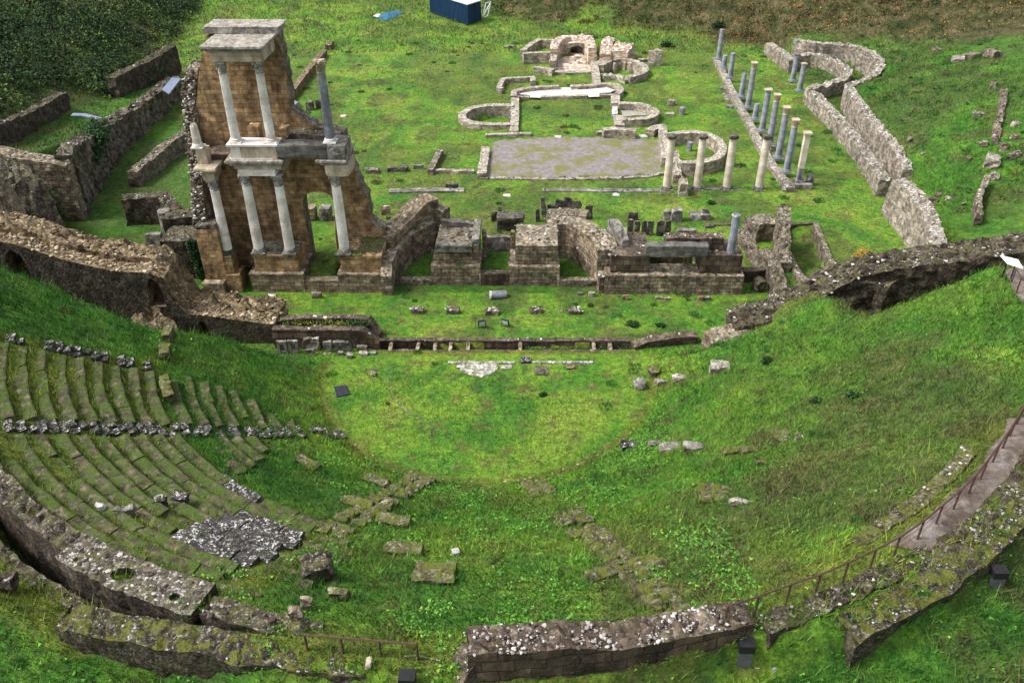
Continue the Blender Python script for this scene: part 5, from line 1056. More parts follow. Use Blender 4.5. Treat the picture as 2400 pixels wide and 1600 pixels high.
for bx, h, lb, mt in (((1487, 884, 1511, 914), .45, 'tapering lichened carved stone lying in the orchestra', 'grey_stone'), ((1541, 881, 1573, 898), .3, 'broken white fragment below the mossy round stone', 'pale_wall'), ((1583, 871, 1606, 892), .35, 'white-edged broken stone right of the orchestra', 'pale_wall'), ((1671, 835, 1711, 871), .5, 'large white jagged block on the slope below the dark arch', 'pale_wall'),
  ((1464, 1020, 1510, 1050), .4, 'tilted white and black stone, leftmost of the slope ruins', 'lichen_slab'), ((1528, 1022, 1548, 1044), .3, 'narrow stone second in the slope ruins', 'grey_stone'), ((1556, 1026, 1604, 1055), .35, 'broad speckled slab third in the slope ruins', 'grey_stone'), ((1606, 1026, 1648, 1055), .35, 'broad speckled slab right end of the slope ruins', 'grey_stone'),
  ((1700, 1036, 1745, 1064), .4, 'left part of the split mossy rock on the right slope', 'mossy'), ((1740, 1036, 1782, 1060), .35, 'right part of the split mossy rock on the right slope', 'mossy'), ((1816, 1000, 1854, 1034), .3, 'triangular mossy slab high on the right slope', 'mossy'), ((1866, 1012, 1882, 1030), .15, 'faint brown stone beside the triangular slab', 'rubble'), ((1774, 1070, 1798, 1090), .2, 'dark broken stone in the grass of the right slope', 'mossy'),
  ((1646, 1120, 1740, 1176), .25, 'large yellow-mossed sunken slab on the right slope', 'mossy'), ((1717, 1158, 1764, 1180), .3, 'slim pale slab right of the yellow-mossed slab', 'pale_wall'), ((1060, 1290, 1074, 1306), .2, 'little white stone in the lush grass', 'white_stone'),
  ((228, 1184, 250, 1198), .25, 'loose white stone on the left seats', 'white_stone'), ((365, 1166, 392, 1190), .3, 'black and white upturned stone on the left seats', 'lichen_slab'), ((405, 1160, 445, 1184), .25, 'black and white stone pair right of the upturned stone', 'lichen_slab'), ((270, 1188, 315, 1212), .25, 'flat speckled stone on the left seats', 'grey_stone'),
  ((855, 865, 882, 874), .08, 'left flat pink stone in the grass by the orchestra', 'rubble_tan'), ((868, 872, 882, 882), .08, 'right flat pink stone in the grass by the orchestra', 'pale_wall'), ((1765, 1560, 1778, 1574), .2, 'white scrap of stone in the bottom right grass', 'white_stone'), ((1812, 1564, 1836, 1576), .2, 'crumpled white scrap at the foot of the front wall', 'white_stone'),
  ((680, 1420, 706, 1466), .5, 'pale upright broken seat end in the grass above the railing', 'pier'), ((706, 1404, 730, 1428), .35, 'pale corner stone at the end of the last seat row', 'pier'), ((768, 1376, 815, 1408), .3, 'rounded mossy stone beside the dark boulder', 'mossy'), ((852, 1556, 866, 1566), .15, 'pink stone chip at the right end of the mossy wall', 'bath_brick'), ((0, 1345, 40, 1392), .5, 'dark stone lump at the left edge of the foreground', 'rubble_dark')):
    pxblock('stone', lb, 'stone', bx, h, mt, maxd=1.3, chip=.13, yaw=random.uniform(-.25, .25))
ps = [g2(q) for q in [(783, 907), (812, 903), (821, 924), (789, 931)]]
mb = MB(); mb.add([(x, y, tz(x, y)+.07) for x, y in ps]+[(x, y, tz(x, y)-.1) for x, y in ps], [(3, 2, 1, 0), (4, 5, 6, 7), (0, 1, 5, 4), (1, 2, 6, 5), (2, 3, 7, 6), (3, 0, 4, 7)]); tag(fixn(mb.build('ground_mat', 'mat_black')), 'square black sheet lying on the grass left of the orchestra', 'mat')
# carved fragments leaning on the box wall
def frame_panel(px_, py_, label):
    p = G(px_, py_, 0); mb = MB(); w, h, t = .62, 1.0, .18; y0 = p.y
    mb.box(p.x-w/2, p.x-w*.22, y0, y0+t, 0, h); mb.box(p.x+w*.22, p.x+w/2, y0, y0+t, 0, h); mb.box(p.x-w*.22, p.x+w*.22, y0, y0+t, 0, h*.3); mb.box(p.x-w*.22, p.x+w*.22, y0, y0+t, h*.78, h)
    mb.box(p.x-w*.22, p.x+w*.22, y0+t-.03, y0+t, h*.3, h*.78); o = mb.build('frame_panel', 'grey_stone'); tag(o, label, 'carving')
frame_panel(664, 832, 'left of two carved stone panels with dark square recess'); frame_panel(690, 831, 'right of two carved stone panels with dark square recess')
for bx, h, lb, tl in (((708, 793, 730, 818), .9, 'rough upright block, first against the box wall', .2), ((733, 790, 752, 822), 1.0, 'ribbed upright stone with white top against the box wall', 0), ((717, 813, 738, 836), .55, 'short cube in front of the ribbed stone', 0), ((758, 797, 779, 826), .9, 'tall rectangular slab leaning on the box wall', .05), ((783, 798, 812, 824), .8, 'wide slab leaning on the box wall', 0), ((808, 800, 829, 824), .75, 'slanting wedge at the right of the wide slab', -.3), ((757, 826, 775, 834), .15, 'white-edged step before the tall rectangular slab', 0), ((792, 822, 806, 834), .3, 'round tan drum end lying by the box wall', 0), ((811, 825, 823, 840), .3, 'small tan wedge lying by the box wall', .3), ((836, 809, 862, 822), .35, 'white lichened rubble beside the box wall end', 0), ((840, 822, 862, 834), .2, 'white lichened rock at the corner of the box', 0), ((866, 820, 882, 832), .2, 'last small stone at the left end of the trench', 0)):
    pxblock('stone_fragment', lb, 'stone', bx, h, 'grey_stone' if 'white' not in lb else 'pale_wall', maxd=.5, chip=.1, tilt=(.12, tl), z=0.)
# ================================================================== LEFT SIDE TERRACES
LW = ('plaster', 'pebble')
wall('terrace_wall', 'long high stained retaining wall of the left terrace', [(-40.2, 92, 2.4), (-40.2, 83, 2.6), (-40.3, 77.4, 3.0), (-39.6, 72, 3.7), (-38.9, 68, 4.3), (-38.2, 64.5, 5.0), (-37.4, 62.2, 5.2)], 1.3, LW, rough=.28, topamp=.45, stones=12, zb=-.4, ds=.4)
wall('buttress', 'thick squared front end of the left terrace wall', [(-36.9, 62.0, 4.7), (-40.2, 61.9, 5.3), (-43.5, 62.4, 5.8)], 1.5, ('pier', 'pebble'), rough=.08, topamp=.25, stones=5, zb=-.4)
wall('terrace_wall', 'upper stained wall on the left terrace below the scrub', [(-43.9, 85.5, 4.2), (-43.4, 88, 4.3), (-42.2, 92, 4.4), (-41.5, 96.5, 4.6)], 1.2, ('rubble_dark', 'pebble'), rough=.14, topamp=.3, stones=9, zb=1.0, ds=.4)
L3 = [GT(0, 350), GT(90, 312), GT(170, 262)]
wall('terrace_wall', 'dark leftmost terrace wall half buried under the scrub', [(p.x-.8, p.y+.6, p.z+1.7) for p in L3], 1.0, ('rubble_dark', 'pebble'), rough=.15, topamp=.3, stones=6, ds=.4)
L4 = [(-41.5, 57.8, 7.6), (-39.5, 56.5, 7.2), (-37.5, 55.6, 6.7), (-36.1, 54.8, 6.0), (-35.4, 54.2, 4.6), (-34.8, 53.6, 3.0)]
wall('buttress', 'dark sloping wall end behind the left entrance arch', [(x, y, z) for x, y, z in L4], 2.0, ('rubble_dark', 'pebble_dark'), rough=.15, topamp=.3, stones=4, zb=-.3)
wall('garden_wall', 'low rubble wall in the left courtyard running to the facade', [(-35.3, 67.9, 1.4), (-34.9, 70.5, 1.5), (-34.6, 75.0, 1.5), (-33.6, 81, 1.3)], .95, ('rubble', 'pebble'), rough=.12, topamp=.25, stones=14, zb=-.3)
wall('ruined_chamber', 'broken dark chamber wall in the left courtyard, curved crest', [(-32.9, 60.9, 2.2), (-30.8, 61.2, 2.4), (-29.6, 61.0, 2.5), (-28.5, 59.8, 2.0), (-27.6, 58.6, 1.2)], 1.1, ('rubble_dark', 'pebble'), rough=.15, topamp=.35, stones=12, zb=-.3)
x, y = G(398, 548).x, G(398, 548).y; mb = MB(); lathe(mb, (x, y, -.1), [(.52, 0), (.5, 2.1), (.47, 2.12)], 20); mb.v = [jit(v, .05, 1.5) for v in mb.v]; tag(mb.build('column_stump', 'grey_stone'), 'thick grey column stump before the dark chamber', 'column')
pxblock('stone_block', 'tall grey block with flat top left of the facade foot', 'stone', (349, 543, 388, 594), 1.6, 'grey_stone', z=0., maxd=1.2)
wall('rubble_wall', 'wall stub with pebbly top joining the left foot of the facade', [(-27.2, 55.3, 3.4), (-25.3, 55.5, 3.5), (-23.8, 55.6, 3.8)], 1.4, ('rubble_dark', 'pebble'), rough=.12, topamp=.25, stones=12, zb=-.2)
wall('facade_buttress', 'dark ivy-grown wall block at the left foot of the facade', [(-26.4, 53.2, 3.0), (-23.6, 53.2, 3.1)], 2.4, ('rubble_dark', 'pebble'), rough=.1, topamp=.1, stones=2, zb=-.2)
wall('rubble_wall', 'light tan wall stub behind the crest of the left entrance wall', [(-25.0, 47.6, 3.2), (-23.4, 47.9, 2.8)], 1.2, ('rubble_tan', 'pebble_tan'), rough=.1, zb=-.2)
def plate(label, L, zf, mat, t=.06):
    P_ = [G(p[0], p[1], zf(i)) for i, p in enumerate(L)]; mb = MB(); n = len(P_); mb.add([tuple(p) for p in P_]+[(p.x, p.y, p.z-t) for p in P_], [tuple(range(n)), tuple(range(2*n-1, n-1, -1))]+[(i, (i+1) % n, n+(i+1) % n, n+i) for i in range(n)])
    return tag(fixn(mb.build('footbridge', mat)), label, 'bridge')
plate('blue-grey metal footbridge sloping across the end of the terrace wall', [(380, 210), (396, 220), (424, 184), (402, 182)], lambda i: 2.9, 'plate_grey', .12)
plate('pale metal plank bridge on the left terrace', [(165, 271), (172, 265), (200, 266), (240, 276), (228, 279), (190, 271)], lambda i: 4.1, 'plate_grey', .08)
plate('small pale walkway at the left edge above the entrance arch', [(0, 520), (2, 515), (60, 517), (60, 521)], lambda i: 7.0, 'panel_white', .06)
# ================================================================== SMALL MODERN THINGS
c0, c1_, c2_ = G(1098, 60, 0), G(1128, 50, 0), G(1008, 30, 0); hh = 2.75
ux = (c1_-c0); vx = (c2_-c0)
ct = empty('container', c0, 'dark blue metal storage container with pale roof at the top edge', 'container')
def quadbox(mb, A, U, Vv, z0, z1):
    P_ = [A, A+U, A+U+Vv, A+Vv]; mb.add([(p.x, p.y, z0) for p in P_]+[(p.x, p.y, z1) for p in P_], [(3, 2, 1, 0), (4, 5, 6, 7), (0, 1, 5, 4), (1, 2, 6, 5), (2, 3, 7, 6), (3, 0, 4, 7)])
mb = MB(); quadbox(mb, c0, ux, vx, .15, hh)
n = 30
for i in range(n):
    a = c0+vx*((i+.15)/n); quadbox(mb, a-ux.normalized()*.05, ux.normalized()*.05, vx*(.6/n), .3, hh-.15)
child(fixn and mb, 'body', 'container_blue', ct)
mb = MB(); e1 = ux.normalized()*.1; e2 = vx.normalized()*.1; quadbox(mb, c0-e1-e2, ux+e1*2, vx+e2*2, hh, hh+.12); child(mb, 'roof', 'container_roof', ct)
mb = MB(); quadbox(mb, c0-e1, ux*.98, vx*1., 0, .15); child(mb, 'skid', 'black_metal', ct)
mb = MB()
for t in (.03, .5, .97): p = c0+ux*t-vx.normalized()*.06; bar(mb, (p.x, p.y, .2), (p.x, p.y, hh-.1), .04)
child(mb, 'door_bar', 'container_blue', ct)
e = empty('metal_frame', G(1136, 42), 'white metal frame leaning beside the blue container', 'frame'); mb = MB()
a, b_ = G(1131, 42), G(1143, 38); T_ = Vector((.5, .5, 1.9))
for s_, t_ in ((a, a+T_), (b_, b_+T_), (a+T_, b_+T_), (a, b_), (a, b_+T_), (a+T_*.5, b_+T_*.5)): bar(mb, s_, t_, .06)
child(mb, 'frame', 'white_paint', e)
tp = [G(p[0], p[1], .1) for p in [(878, 40), (893, 34), (912, 27), (938, 24), (945, 29), (925, 41), (905, 47), (892, 45)]]
mb = MB(); cxy = sum((Vector((p.x, p.y, 0)) for p in tp), Vector())/len(tp); mb.add([(p.x, p.y, .06) for p in tp]+[(cxy.x, cxy.y, .55), (cxy.x-1.2, cxy.y-.3, .35)]+[(p.x, p.y, -.1) for p in tp], [(i, (i+1) % 8, 8) for i in range(8)]+[(i, 10+i, 10+(i+1) % 8, (i+1) % 8) for i in range(8)]); e = tag(mb.build('tarpaulin', 'tarp_blue'), 'blue tarpaulin spread on the far lawn left of the container', 'tarpaulin')
mb = MB(); q = [G(p[0], p[1], .2) for p in [(874, 38), (884, 33), (892, 33), (886, 41)]]; mb.add([tuple(p) for p in q], [(0, 3, 2, 1)]); mb.build('folded_edge', 'tarp_white', e)
p = GT(2368, 700)
pa = empty('information_board', (G(2350, 668, 9).x, G(2350, 668, 9).y, 9), 'white tilted information board on thin legs at the right edge', 'sign')
a = [G(2345, 598, 10.1), G(2386, 608, 10.1), G(2398, 628, 9.85), G(2362, 617, 9.85)]; mb = MB(); mb.add([tuple(q) for q in a]+[(q.x, q.y, q.z-.05) for q in a], [(3, 2, 1, 0), (4, 5, 6, 7), (0, 1, 5, 4), (1, 2, 6, 5), (2, 3, 7, 6), (3, 0, 4, 7)]); child(mb, 'panel', 'panel_white', pa)
for t_ in (.25, .75):
    mb = MB(); m_ = a[0].lerp(a[1], t_).lerp(a[3].lerp(a[2], t_), .5); bar(mb, (m_.x, m_.y, 7.6), (m_.x, m_.y, m_.z-.04), .035); child(mb, 'leg', 'black_metal', pa)
sheet('path', 'pale paved path strip under the information board', [g2(q, 8.9) for q in [(2352, 640), (2400, 630), (2420, 740), (2398, 715), (2375, 690)]], 'path_mat', 'path', edge=.05)
railing('thin black railing beside the information board', [tuple(G(*q, 8.9)) for q in ((2368, 668), (2380, 690), (2399, 712))], .9)
def bollard(px_, py_, label, z=8.2, w=.42, h=.75):
    p = GT(px_, py_); z = p.z; e = empty('path_light', p, label, 'lamp')
    mb = MB(); mb.box(p.x-w/2, p.x+w/2, p.y-.12, p.y+.2, z-.2, z+h*.62); child(mb, 'glass', 'glass_dark', e)
    mb = MB(); mb.box(p.x-w/2-.02, p.x+w/2+.02, p.y-.14, p.y+.24, z+h*.62, z+h); child(mb, 'head', 'black_metal', e)
bollard(958, 1622, 'black square path light at the bottom edge'); bollard(1742, 1546, 'black path light leaning against the foreground wall face', 7.9, .42, .8); bollard(2330, 1370, 'black path light against the lower right mossy wall', 8.0, .42, .7)
mb = MB(); L = [GT(948, 1540), GT(975, 1539), GT(1005, 1544), GT(1032, 1550)]
for a, b_ in zip(L[:-1], L[1:]): bar(mb, (a.x, a.y, a.z+.05), (b_.x, b_.y, b_.z+.05), .025)
tag(mb.build('hose', 'pale_wall'), 'thin pale pipe lying in the grass below the short railing', 'pipe')
# ================================================================== FOLIAGE
def leaf_arrays(C, R, n, size, cols, flat=.75, seed=0):
    """n leaf triangles inside ellipsoids centred C with radii R"""
    pass
class Foliage:
    def __init__(s): s.V = []; s.C = []
    def cloud(s, c, rad, n, size, cols, zmin=None, shell=.5):
        d = rng.normal(size=(n, 3)); d /= np.linalg.norm(d, axis=1)[:, None]; rr = (shell+(1-shell)*rng.random(n))[:, None]
        lump = 1+.35*(vn(d[:, 0]*2.3+c[0]*7+20, d[:, 1]*2.3+d[:, 2]*2+c[1]*3+20)-.5)[:, None]*2
        P_ = np.array(c)+d*rr*lump*np.array(rad)
        if zmin is not None: P_[:, 2] = np.maximum(P_[:, 2], zmin)
        s.tri(P_, size, cols)
    def tri(s, P_, size, cols, up=.6, shade=None):
        n = len(P_); a = rng.normal(size=(n, 3)); a /= np.linalg.norm(a, axis=1)[:, None]
        nrm = rng.normal(size=(n, 3))*.7+np.array([0, 0, up*1.6]); b_ = np.cross(nrm, a); b_ /= np.maximum(1e-6, np.linalg.norm(b_, axis=1))[:, None]; a = np.cross(b_, nrm); a /= np.linalg.norm(a, axis=1)[:, None]
        sz = (size*(.6+.8*rng.random(n)))[:, None]
        tri = np.stack([P_+a*sz, P_-a*sz*.6+b_*sz*.6, P_-a*sz*.6-b_*sz*.6], 1); s.V.append(tri.reshape(-1, 3))
        cols = np.array(cols); ci = rng.integers(0, len(cols), n); c = cols[ci]*(.6+.8*rng.random(n))[:, None]
        s.C.append(np.repeat(np.concatenate([c, np.ones((n, 1))], 1), 3, 0))
    def blades(s, P_, h, w, cols, lean=.5):
        n = len(P_); a = rng.random(n)*6.28; dx = np.stack([np.cos(a), np.sin(a), np.zeros(n)], 1)*(w*.5)[:, None]
        b_ = rng.random(n)*6.28; tip = np.stack([np.cos(b_)*h*lean, np.sin(b_)*h*lean, h], 1)*1.
        s.V.append(np.stack([P_-dx, P_+dx, P_+tip], 1).reshape(-1, 3)); s.C.append(np.repeat(np.concatenate([cols, np.ones((n, 1))], 1), 3, 0))
    def build(s, name, parent=None):
        V_ = np.concatenate(s.V).astype(np.float32); C_ = np.concatenate(s.C).astype(np.float32); n = len(V_)//3
        me = bpy.data.meshes.new(name); me.vertices.add(len(V_)); me.vertices.foreach_set('co', V_.ravel()); me.loops.add(len(V_)); me.loops.foreach_set('vertex_index', np.arange(len(V_), dtype=np.int32))
        me.polygons.add(n); me.polygons.foreach_set('loop_start', np.arange(0, n*3, 3, dtype=np.int32)); me.polygons.foreach_set('loop_total', np.full(n, 3, np.int32)); me.update()
        a = me.color_attributes.new('Col', 'FLOAT_COLOR', 'POINT'); a.data.foreach_set('color', C_.ravel()); me.materials.append(MAT['leaf'])
        o = bpy.data.objects.new(name, me); COL.objects.link(o); o.parent = parent; return o
DG = [(.009, .032, .008), (.015, .048, .010), (.026, .066, .011), (.007, .022, .006)]
BR = [(.085, .055, .026), (.115, .072, .030), (.05, .036, .018), (.06, .06, .018)]
OR = [(.20, .10, .02), (.12, .06, .018)]
def GZ(x, y): return terrain(x, y)
# scrub on the western hillside
f = Foliage(); n = 0
for _ in range(3000):
    y = rng.uniform(57, 175); xh = -45.5-max(0, y-90)*.19; x = xh+1.5-rng.random()**1.0*34
    if y < 84 and x > -48: continue
    p = proj((x, y, 6+(xh-x)*.3));
    if not (-120 < p[0] < 620 and -150 < p[1] < 420): continue
    R_ = rng.uniform(.5, 2.0)*(1+.3*(x < xh-4)); z = tz(x, y); t = fbm(x*.09, y*.09, 3)-.04
    pal = DG if t < .44 else (BR+DG[:2] if t < .54 else BR+BR+DG[1:2]+OR[1:]+[(.10, .045, .02)])
    br_ = rng.uniform(.45, 1.7); f.cloud((x, y, z+R_*.35), (R_, R_, R_*.75), int(75*R_), .15, [tuple(q*br_ for q in col_) for col_ in (pal if rng.random() < .8 else [(.06, .10, .015)])]); n += 1
    if n > 1500: break
tag(f.build('undergrowth'), 'tangled dark scrub and brambles covering the left hillside', 'undergrowth', kind='stuff')
f = Foliage(); n = 0
for _ in range(9000):
    x = rng.uniform(-10, 75); y = rng.uniform(100, 150); toe = np.interp(x, *TOE); d = y-toe
    if d < -2.0+2.5*float(fbm(x*.2, y*.2, 2)) or d > 26: continue
    R_ = rng.uniform(.25, .9); z = tz(x, y); t = float(fbm(x*.13+4, y*.13, 3))
    pal = [(.055, .10, .012), (.09, .11, .015), (.03, .06, .01)] if t < .5 and x < 25 else (BR+[(.03, .05, .012)])
    if x > 24 and rng.random() < .5: pal = BR+OR+[(.28, .15, .03)]
    f.cloud((x, y, z+R_*.15), (R_, R_, R_*.6), int(42*R_+8), .12, pal); n += 1
    if n > 3200: break
for _ in range(420):
    x = rng.uniform(33, 75); y = rng.uniform(62, 125); z = tz(x, y); R_ = rng.uniform(.2, .8)
    if float(fbm(x*.12+7, y*.12, 3)) > .47: f.cloud((x, y, z+R_*.1), (R_, R_, R_*.5), int(60*R_+15), .09, [tuple(q*.8 for q in col_) for col_ in (DG if rng.random() < .6 else BR)])
tag(f.build('bank_growth'), 'olive and brown weeds covering the far bank', 'undergrowth', kind='stuff')
f = Foliage(); M = 9000; x = rng.uniform(14, 62, M); y = rng.uniform(98, 140, M); toe = np.interp(x, *TOE); k = (y-toe > -9+6*rng.random(M)) & (x > 16+8*rng.random(M)); x, y = x[k], y[k]
f.tri(np.stack([x, y, GZ(x, y)+.05], 1), .10, [(.42, .22, .03), (.35, .15, .03), (.5, .3, .05), (.2, .1, .03)], up=1.5); tag(f.build('fallen_leaves'), 'scatter of yellow and orange fallen leaves below the far bank', 'leaves', kind='stuff')
# ivy and shrubs
def plant(name, label, cat, clouds, pal, size=.09):
    f = Foliage()
    for c, r_, n_ in clouds: f.cloud(c, r_, n_, size, pal, shell=.3)
    return tag(f.build(name), label, cat)
IV = [(.010, .035, .010), (.018, .06, .014), (.03, .09, .018)]
plant('ivy', 'dark ivy mass hanging over the corner of the left terrace wall', 'ivy', [((-39.2+.12*i, 71.5-.8*i, 3.9-.35*i), (1.1, 1.6, 1.1), 900) for i in range(5)], IV, .12)
plant('ivy', 'long black-green ivy fall at the far left between two wall ends', 'ivy', [((-40.0+.35*i, 58.6+.15*i, 5.6-.9*i), (1.3, 1.4, .9), 700) for i in range(6)], IV, .12)
plant('ivy', 'ivy curtain on the dark block at the left foot of the facade', 'ivy', [((-24.1+.05*i, 51.95, 2.9-.5*i), (.55, .25, .5), 350) for i in range(6)], IV, .08)
plant('ivy', 'ivy on the upper left terrace wall', 'ivy', [((-42.3+.3*i, 90.5+1.1*i, 3.2), (.6, 1.0, .9), 260) for i in range(3)], IV, .12)
f = Foliage()
for x in np.arange(-16.3, -10.6, .22):
    t = vn(x*1.1, 3.)
    f.cloud((x, 44.75+rng.uniform(-.2, .2), 1.12), (.35, .6, .28), 110, .075, IV+([(.16, .17, .012)]*3 if t > .5 and x < -11.8 else [(.05, .12, .015)]), shell=.2)
tag(f.build('ivy'), 'yellow-green ivy filling the long masonry box', 'ivy')
for a, b_, lb in ((1225, 1388, 'ivy growing along the long right part of the trench'), (1400, 1424, 'ivy tuft between the last two trench bars'), (1452, 1486, 'ivy at the right end of the trench')):
    f = Foliage(); xa, xb = G(a, 810).x, G(b_, 810).x
    for x in np.arange(xa, xb, .2): f.cloud((x, ty(x)+.05, -.32), (.2, .36, .22), 45, .06, IV+[(.06, .15, .02)], shell=.2)
    tag(f.build('ivy'), lb, 'ivy')
p = G(2038, 610, 1.0); plant('shrub', 'small orange autumn shrub behind the right ridge wall', 'shrub', [((p.x-.3, p.y+.6, .9), (.8, .6, .7), 350), ((p.x+.5, p.y+.4, .7), (.5, .5, .45), 150)], [(.45, .20, .012), (.38, .22, .015), (.25, .12, .01)], .09)
for q, r_, lb, pal in (((575, 470), .1, '', None), ((1684, 62), .9, 'dark green bush above the far end of the colonnade', DG), ((1850, 168/2.94+0), .1, '', None), ((2215, 880), .35, 'brown dry bush on the right slope', BR), ((1545, 765), .3, 'dark weed clump on the right of the stage lawn', DG), ((1485, 762), .35, 'broad dark weed clump on the stage lawn', DG), ((1275, 925), .22, 'single dark tuft of weeds in the orchestra', DG), ((2085, 722), .5, 'deep green weed patch at the top of the right slope', DG), ((1385, 716), .2, 'small dark weed before the stage sill', DG), ((1667, 478), .35, 'dark low bush on the lawn by the fluted column', DG), ((1560, 108), .9, 'dark bush right of the bath ruins', DG), ((2000, 930), .3, 'green tuft on the right slope', DG), ((1910, 940), .3, 'leafy tuft left on the right slope', DG), ((1800, 850), .35, 'grey-green weed patch below the mound', DG)):
    if not lb: continue
    p = GT(*q); plant('shrub', lb, 'shrub', [((p.x+rng.uniform(-.5, .5)*r_, p.y+rng.uniform(-.5, .5)*r_, p.z+r_*.3), (r_, r_*.8, r_*.5), int(160*r_+40)) for _ in range(3)], pal, .08 if r_ < .6 else .13)
for x_, y_, z_, lb in ((-5.6, 53.2, 2.95, 'dry grass growing inside the moulded cap of the left central pier'), (-5.5, 51.5, 1.5, 'green tuft on the ledge of the left central pier'), (-.6, 51.4, .9, 'weed tuft in the face of the right central pier, left one'), (.7, 51.4, .9, 'weed tuft in the face of the right central pier, right one'), (6.2, 50.35, .5, 'small weed in the face of the long grey block'), (9.3, 50.3, .35, 'bigger weed at the foot of the long grey block'), (10.1, 50.25, .2, 'dark weed at the right foot of the long grey block'), (8.5, 50.9, 1.5, 'tuft on the ledge under the lintel'), (5.7, 50.8, 1.5, 'tuft on the ledge left of the lintel'), (-8.9, 55.6, 2.3, 'grass growing on top of the left curved wall')):
    plant('wall_weed', lb, 'plant', [((x_, y_, z_+.08), (.35, .22, .2), 70)], [(.05, .12, .02), (.03, .08, .015)] if 'dry' not in lb else [(.16, .15, .06), (.10, .12, .04)], .06)
# sward: blades, tussocks and broad-leaved weeds
f = Foliage()
def scatter(n, x0, x1, y0, y1, dens=None):
    x = rng.uniform(x0, x1, n); y = rng.uniform(y0, y1, n); keep = np.ones(n, bool)
    for poly in NOGRASS: keep &= ~inpoly(x, y, poly)
    keep &= ~((np.abs(y-(43.96+.0175*x)) < .55) & (x > T0-.2) & (x < T1+.2))
    r = np.hypot(x-CX, y-CY); th = np.degrees(np.arctan2(y-CY, x-CX)); keep &= ~((r > 25.9) & (r < 26.8) & (th < -117) & (th > -165))
    keep &= ~((np.abs(r-9.82) < .13) & (y < 42) & (rng.random(n) < .8)); sr = (r > 18) & (r < 25.1) & (th > -158) & (th < -106) & (np.mod(r-17.95, .72) < .5) & (rng.random(n) < .6); keep &= ~sr; keep &= ~((th > -117.5) & (th < -106.5) & (r > 19.3) & (r < 23))
    if dens is not None: keep &= rng.random(n) < dens(x, y)
    x, y = x[keep], y[keep]; return x, y, GZ(x, y)
def gcol(x, y):
    n = len(x); t = fbm(x*.22+2, y*.22, 4)+rng.normal(size=n)*.05; t2 = fbm(x*.6+40, y*.6, 4); d, l, mo = zones(x, y)
    A = np.array([(.028, .112, .011), (.070, .205, .014), (.140, .258, .018), (.20, .245, .032)]); k = np.clip((t-.3)/.4, 0, .999)*3; i = k.astype(int); fr = (k-i)[:, None]; c = A[i]*(1-fr)+A[np.minimum(i+1, 3)]*fr
    B = np.array([(.013, .055, .007), (.034, .135, .012), (.075, .205, .018)]); k = np.clip((t2-.3)/.4, 0, .999)*2; i = k.astype(int); fr = (k-i)[:, None]; cl = B[i]*(1-fr)+B[np.minimum(i+1, 2)]*fr
    c = c*(1-l[:, None])+cl*l[:, None]; br = np.array([(.09, .075, .03)])*(.5+rng.random(n))[:, None]; w = np.clip(d*.85+S(.54, .62, t2)*.5, 0, 1)[:, None]; c = c*(1-w)+br*w
    m_ = np.array([(.13, .15, .018)])*(.5+rng.random(n))[:, None]; c = c*(1-mo[:, None]*.7)+m_*mo[:, None]*.7
    return c*(.4+1.1*rng.random(n))[:, None]*(.55+.9*fbm(x*2.2, y*2.2, 3))[:, None]
for (n, x0, x1, y0, y1, h, w) in ((330000, -34, 32, 11, 62, .11, .035), (120000, -52, 46, 62, 100, .14, .06), (60000, -60, 60, 100, 160, .2, .11), (90000, -30, 28, 12, 41, .2, .035)):
    x, y, z = scatter(n, x0, x1, y0, y1); P_ = np.stack([x, y, z-.015], 1); hh_ = h*(.5+rng.random(len(x)))*(.6+1.1*fbm(x*.5, y*.5, 3))
    r = np.hypot(x-CX, y-CY); hh_ = hh_*np.where((r < 9.8) | ((y > 45) & (y < 110) & (x > -40) & (x < 31)), .55, 1.45)
    f.blades(P_, hh_, np.full(len(x), w), gcol(x, y), .7)
tag(f.build('grass'), 'uneven grass sward over lawns and slopes', 'grass', kind='stuff')
f = Foliage()
x, y, z = scatter(120000, -22, 22, 13, 42, lambda x, y: np.where(np.hypot(x-CX, y-CY) > 10, np.clip(fbm(x*.35+8, y*.35, 4)*5-2.2, 0, 1)*np.clip(fbm(x*1.3+2, y*1.3, 3)*5-1.9, 0, 1)*np.where((np.abs(x+2) < 9), 1.2, .12), 0))
f.tri(np.stack([x, y, z+.06+.12*rng.random(len(x))], 1), .062, [(.05, .17, .018), (.09, .24, .025), (.13, .29, .03), (.03, .11, .012)], up=1.4)
x, y, z = scatter(26000, -20, 20, 45, 52, lambda x, y: np.clip(fbm(x*.5+3, y*.5, 3)*5-2.7, 0, 1)*.7)
f.tri(np.stack([x, y, z+.05+.06*rng.random(len(x))], 1), .05, [(.04, .16, .02), (.06, .2, .03)], up=1.4)
tag(f.build('weeds'), 'bright broad-leaved weeds in the lush front slope', 'weeds', kind='stuff')
f = Foliage()
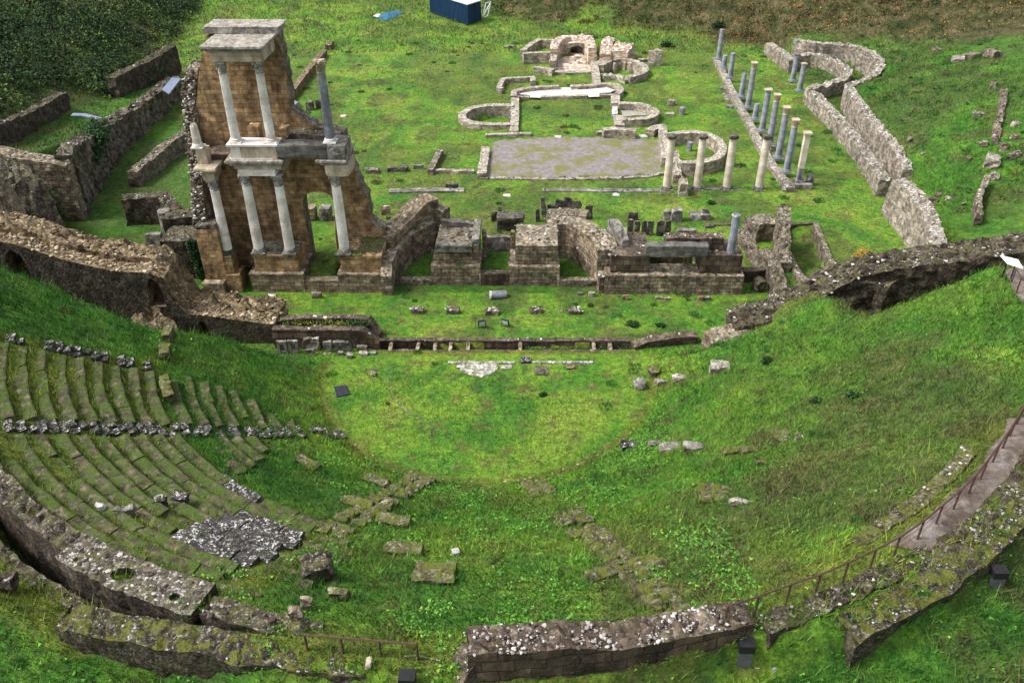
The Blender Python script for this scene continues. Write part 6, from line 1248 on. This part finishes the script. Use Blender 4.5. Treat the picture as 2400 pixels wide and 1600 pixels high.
for _ in range(1500):
    x = rng.uniform(-33, 45); y = rng.uniform(12, 118); z = tz(x, y); r = math.hypot(x-CX, y-CY)
    if r < 9.8 and rng.random() < .7: continue
    if y > 60 and x < 30 and rng.random() < .6: continue
    if float(fbm(np.array([x*.15+9]), np.array([y*.15]), 3)[0]) < .47: continue
    if any(inpoly(np.array([x]), np.array([y]), pl)[0] for pl in NOGRASS): continue
    s_ = rng.uniform(.12, .42)*(1 if y < 60 else 1.3); m_ = int(60+90*s_); a = rng.random(m_)*6.28; rr = np.sqrt(rng.random(m_))*s_; P_ = np.stack([x+np.cos(a)*rr, y+np.sin(a)*rr, np.full(m_, z)], 1)
    base = np.array([(.03, .11, .016), (.045, .14, .025), (.065, .15, .035), (.10, .10, .04)][rng.integers(4)]); f.blades(P_, np.full(m_, .08+s_*.25)*(.6+.8*rng.random(m_)), np.full(m_, .04 if y < 60 else .07), base*(.6+.8*rng.random(m_))[:, None], .6)
tag(f.build('tussocks'), 'darker grass tussocks dotted through the sward', 'grass', kind='stuff')
# ================================================================== LIGHT, SKY, CAMERA
w = bpy.data.worlds.new('World'); SC.world = w; w.use_nodes = True; nt = w.node_tree
sky = nt.nodes.new('ShaderNodeTexSky'); sky.sky_type = 'NISHITA'; sky.sun_disc = False; SUN_EL, SUN_AZ = math.radians(52), math.radians(-98)
sky.sun_elevation = SUN_EL; sky.sun_rotation = SUN_AZ; sky.air_density = 1.2; sky.dust_density = 4.0; sky.ozone_density = .6
hs = nt.nodes.new('ShaderNodeHueSaturation'); hs.inputs['Saturation'].default_value = .35
nt.links.new(sky.outputs[0], hs.inputs['Color']); nt.links.new(hs.outputs[0], nt.nodes['Background'].inputs[0]); nt.nodes['Background'].inputs[1].default_value = .105
sl = bpy.data.lights.new('sun', 'SUN'); sl.energy = 1.5; sl.angle = math.radians(16); sl.color = (1, .97, .92); so = bpy.data.objects.new('sun', sl); COL.objects.link(so)
# direction towards the sun: rotation measured clockwise from +Y
dv = Vector((math.sin(SUN_AZ)*math.cos(SUN_EL), math.cos(SUN_AZ)*math.cos(SUN_EL), math.sin(SUN_EL))); so.rotation_euler = dv.to_track_quat('Z', 'Y').to_euler()
cam = bpy.data.cameras.new('camera'); cam.sensor_width = 36; cam.lens = F_/W_*36; cam.clip_end = 3000; co = bpy.data.objects.new('camera', cam); COL.objects.link(co)
c, s = math.cos(ROLL), math.sin(ROLL)
# image rotated by ROLL: camera right/up axes turned about the view axis
Rx = RT*c+UP*s; Ux = UP*c-RT*s
Mx = Matrix((Rx, Ux, -FW)).transposed().to_4x4(); Mx.translation = EYE; co.matrix_world = Mx; SC.camera = co
vs_ = SC.view_settings; vs_.view_transform = 'Standard'; vs_.look = 'None'; vs_.gamma = 1; vs_.exposure = 1.32; vs_.use_curve_mapping = False
SC.cycles.max_bounces = 5; SC.cycles.diffuse_bounces = 2; SC.cycles.use_denoising = True
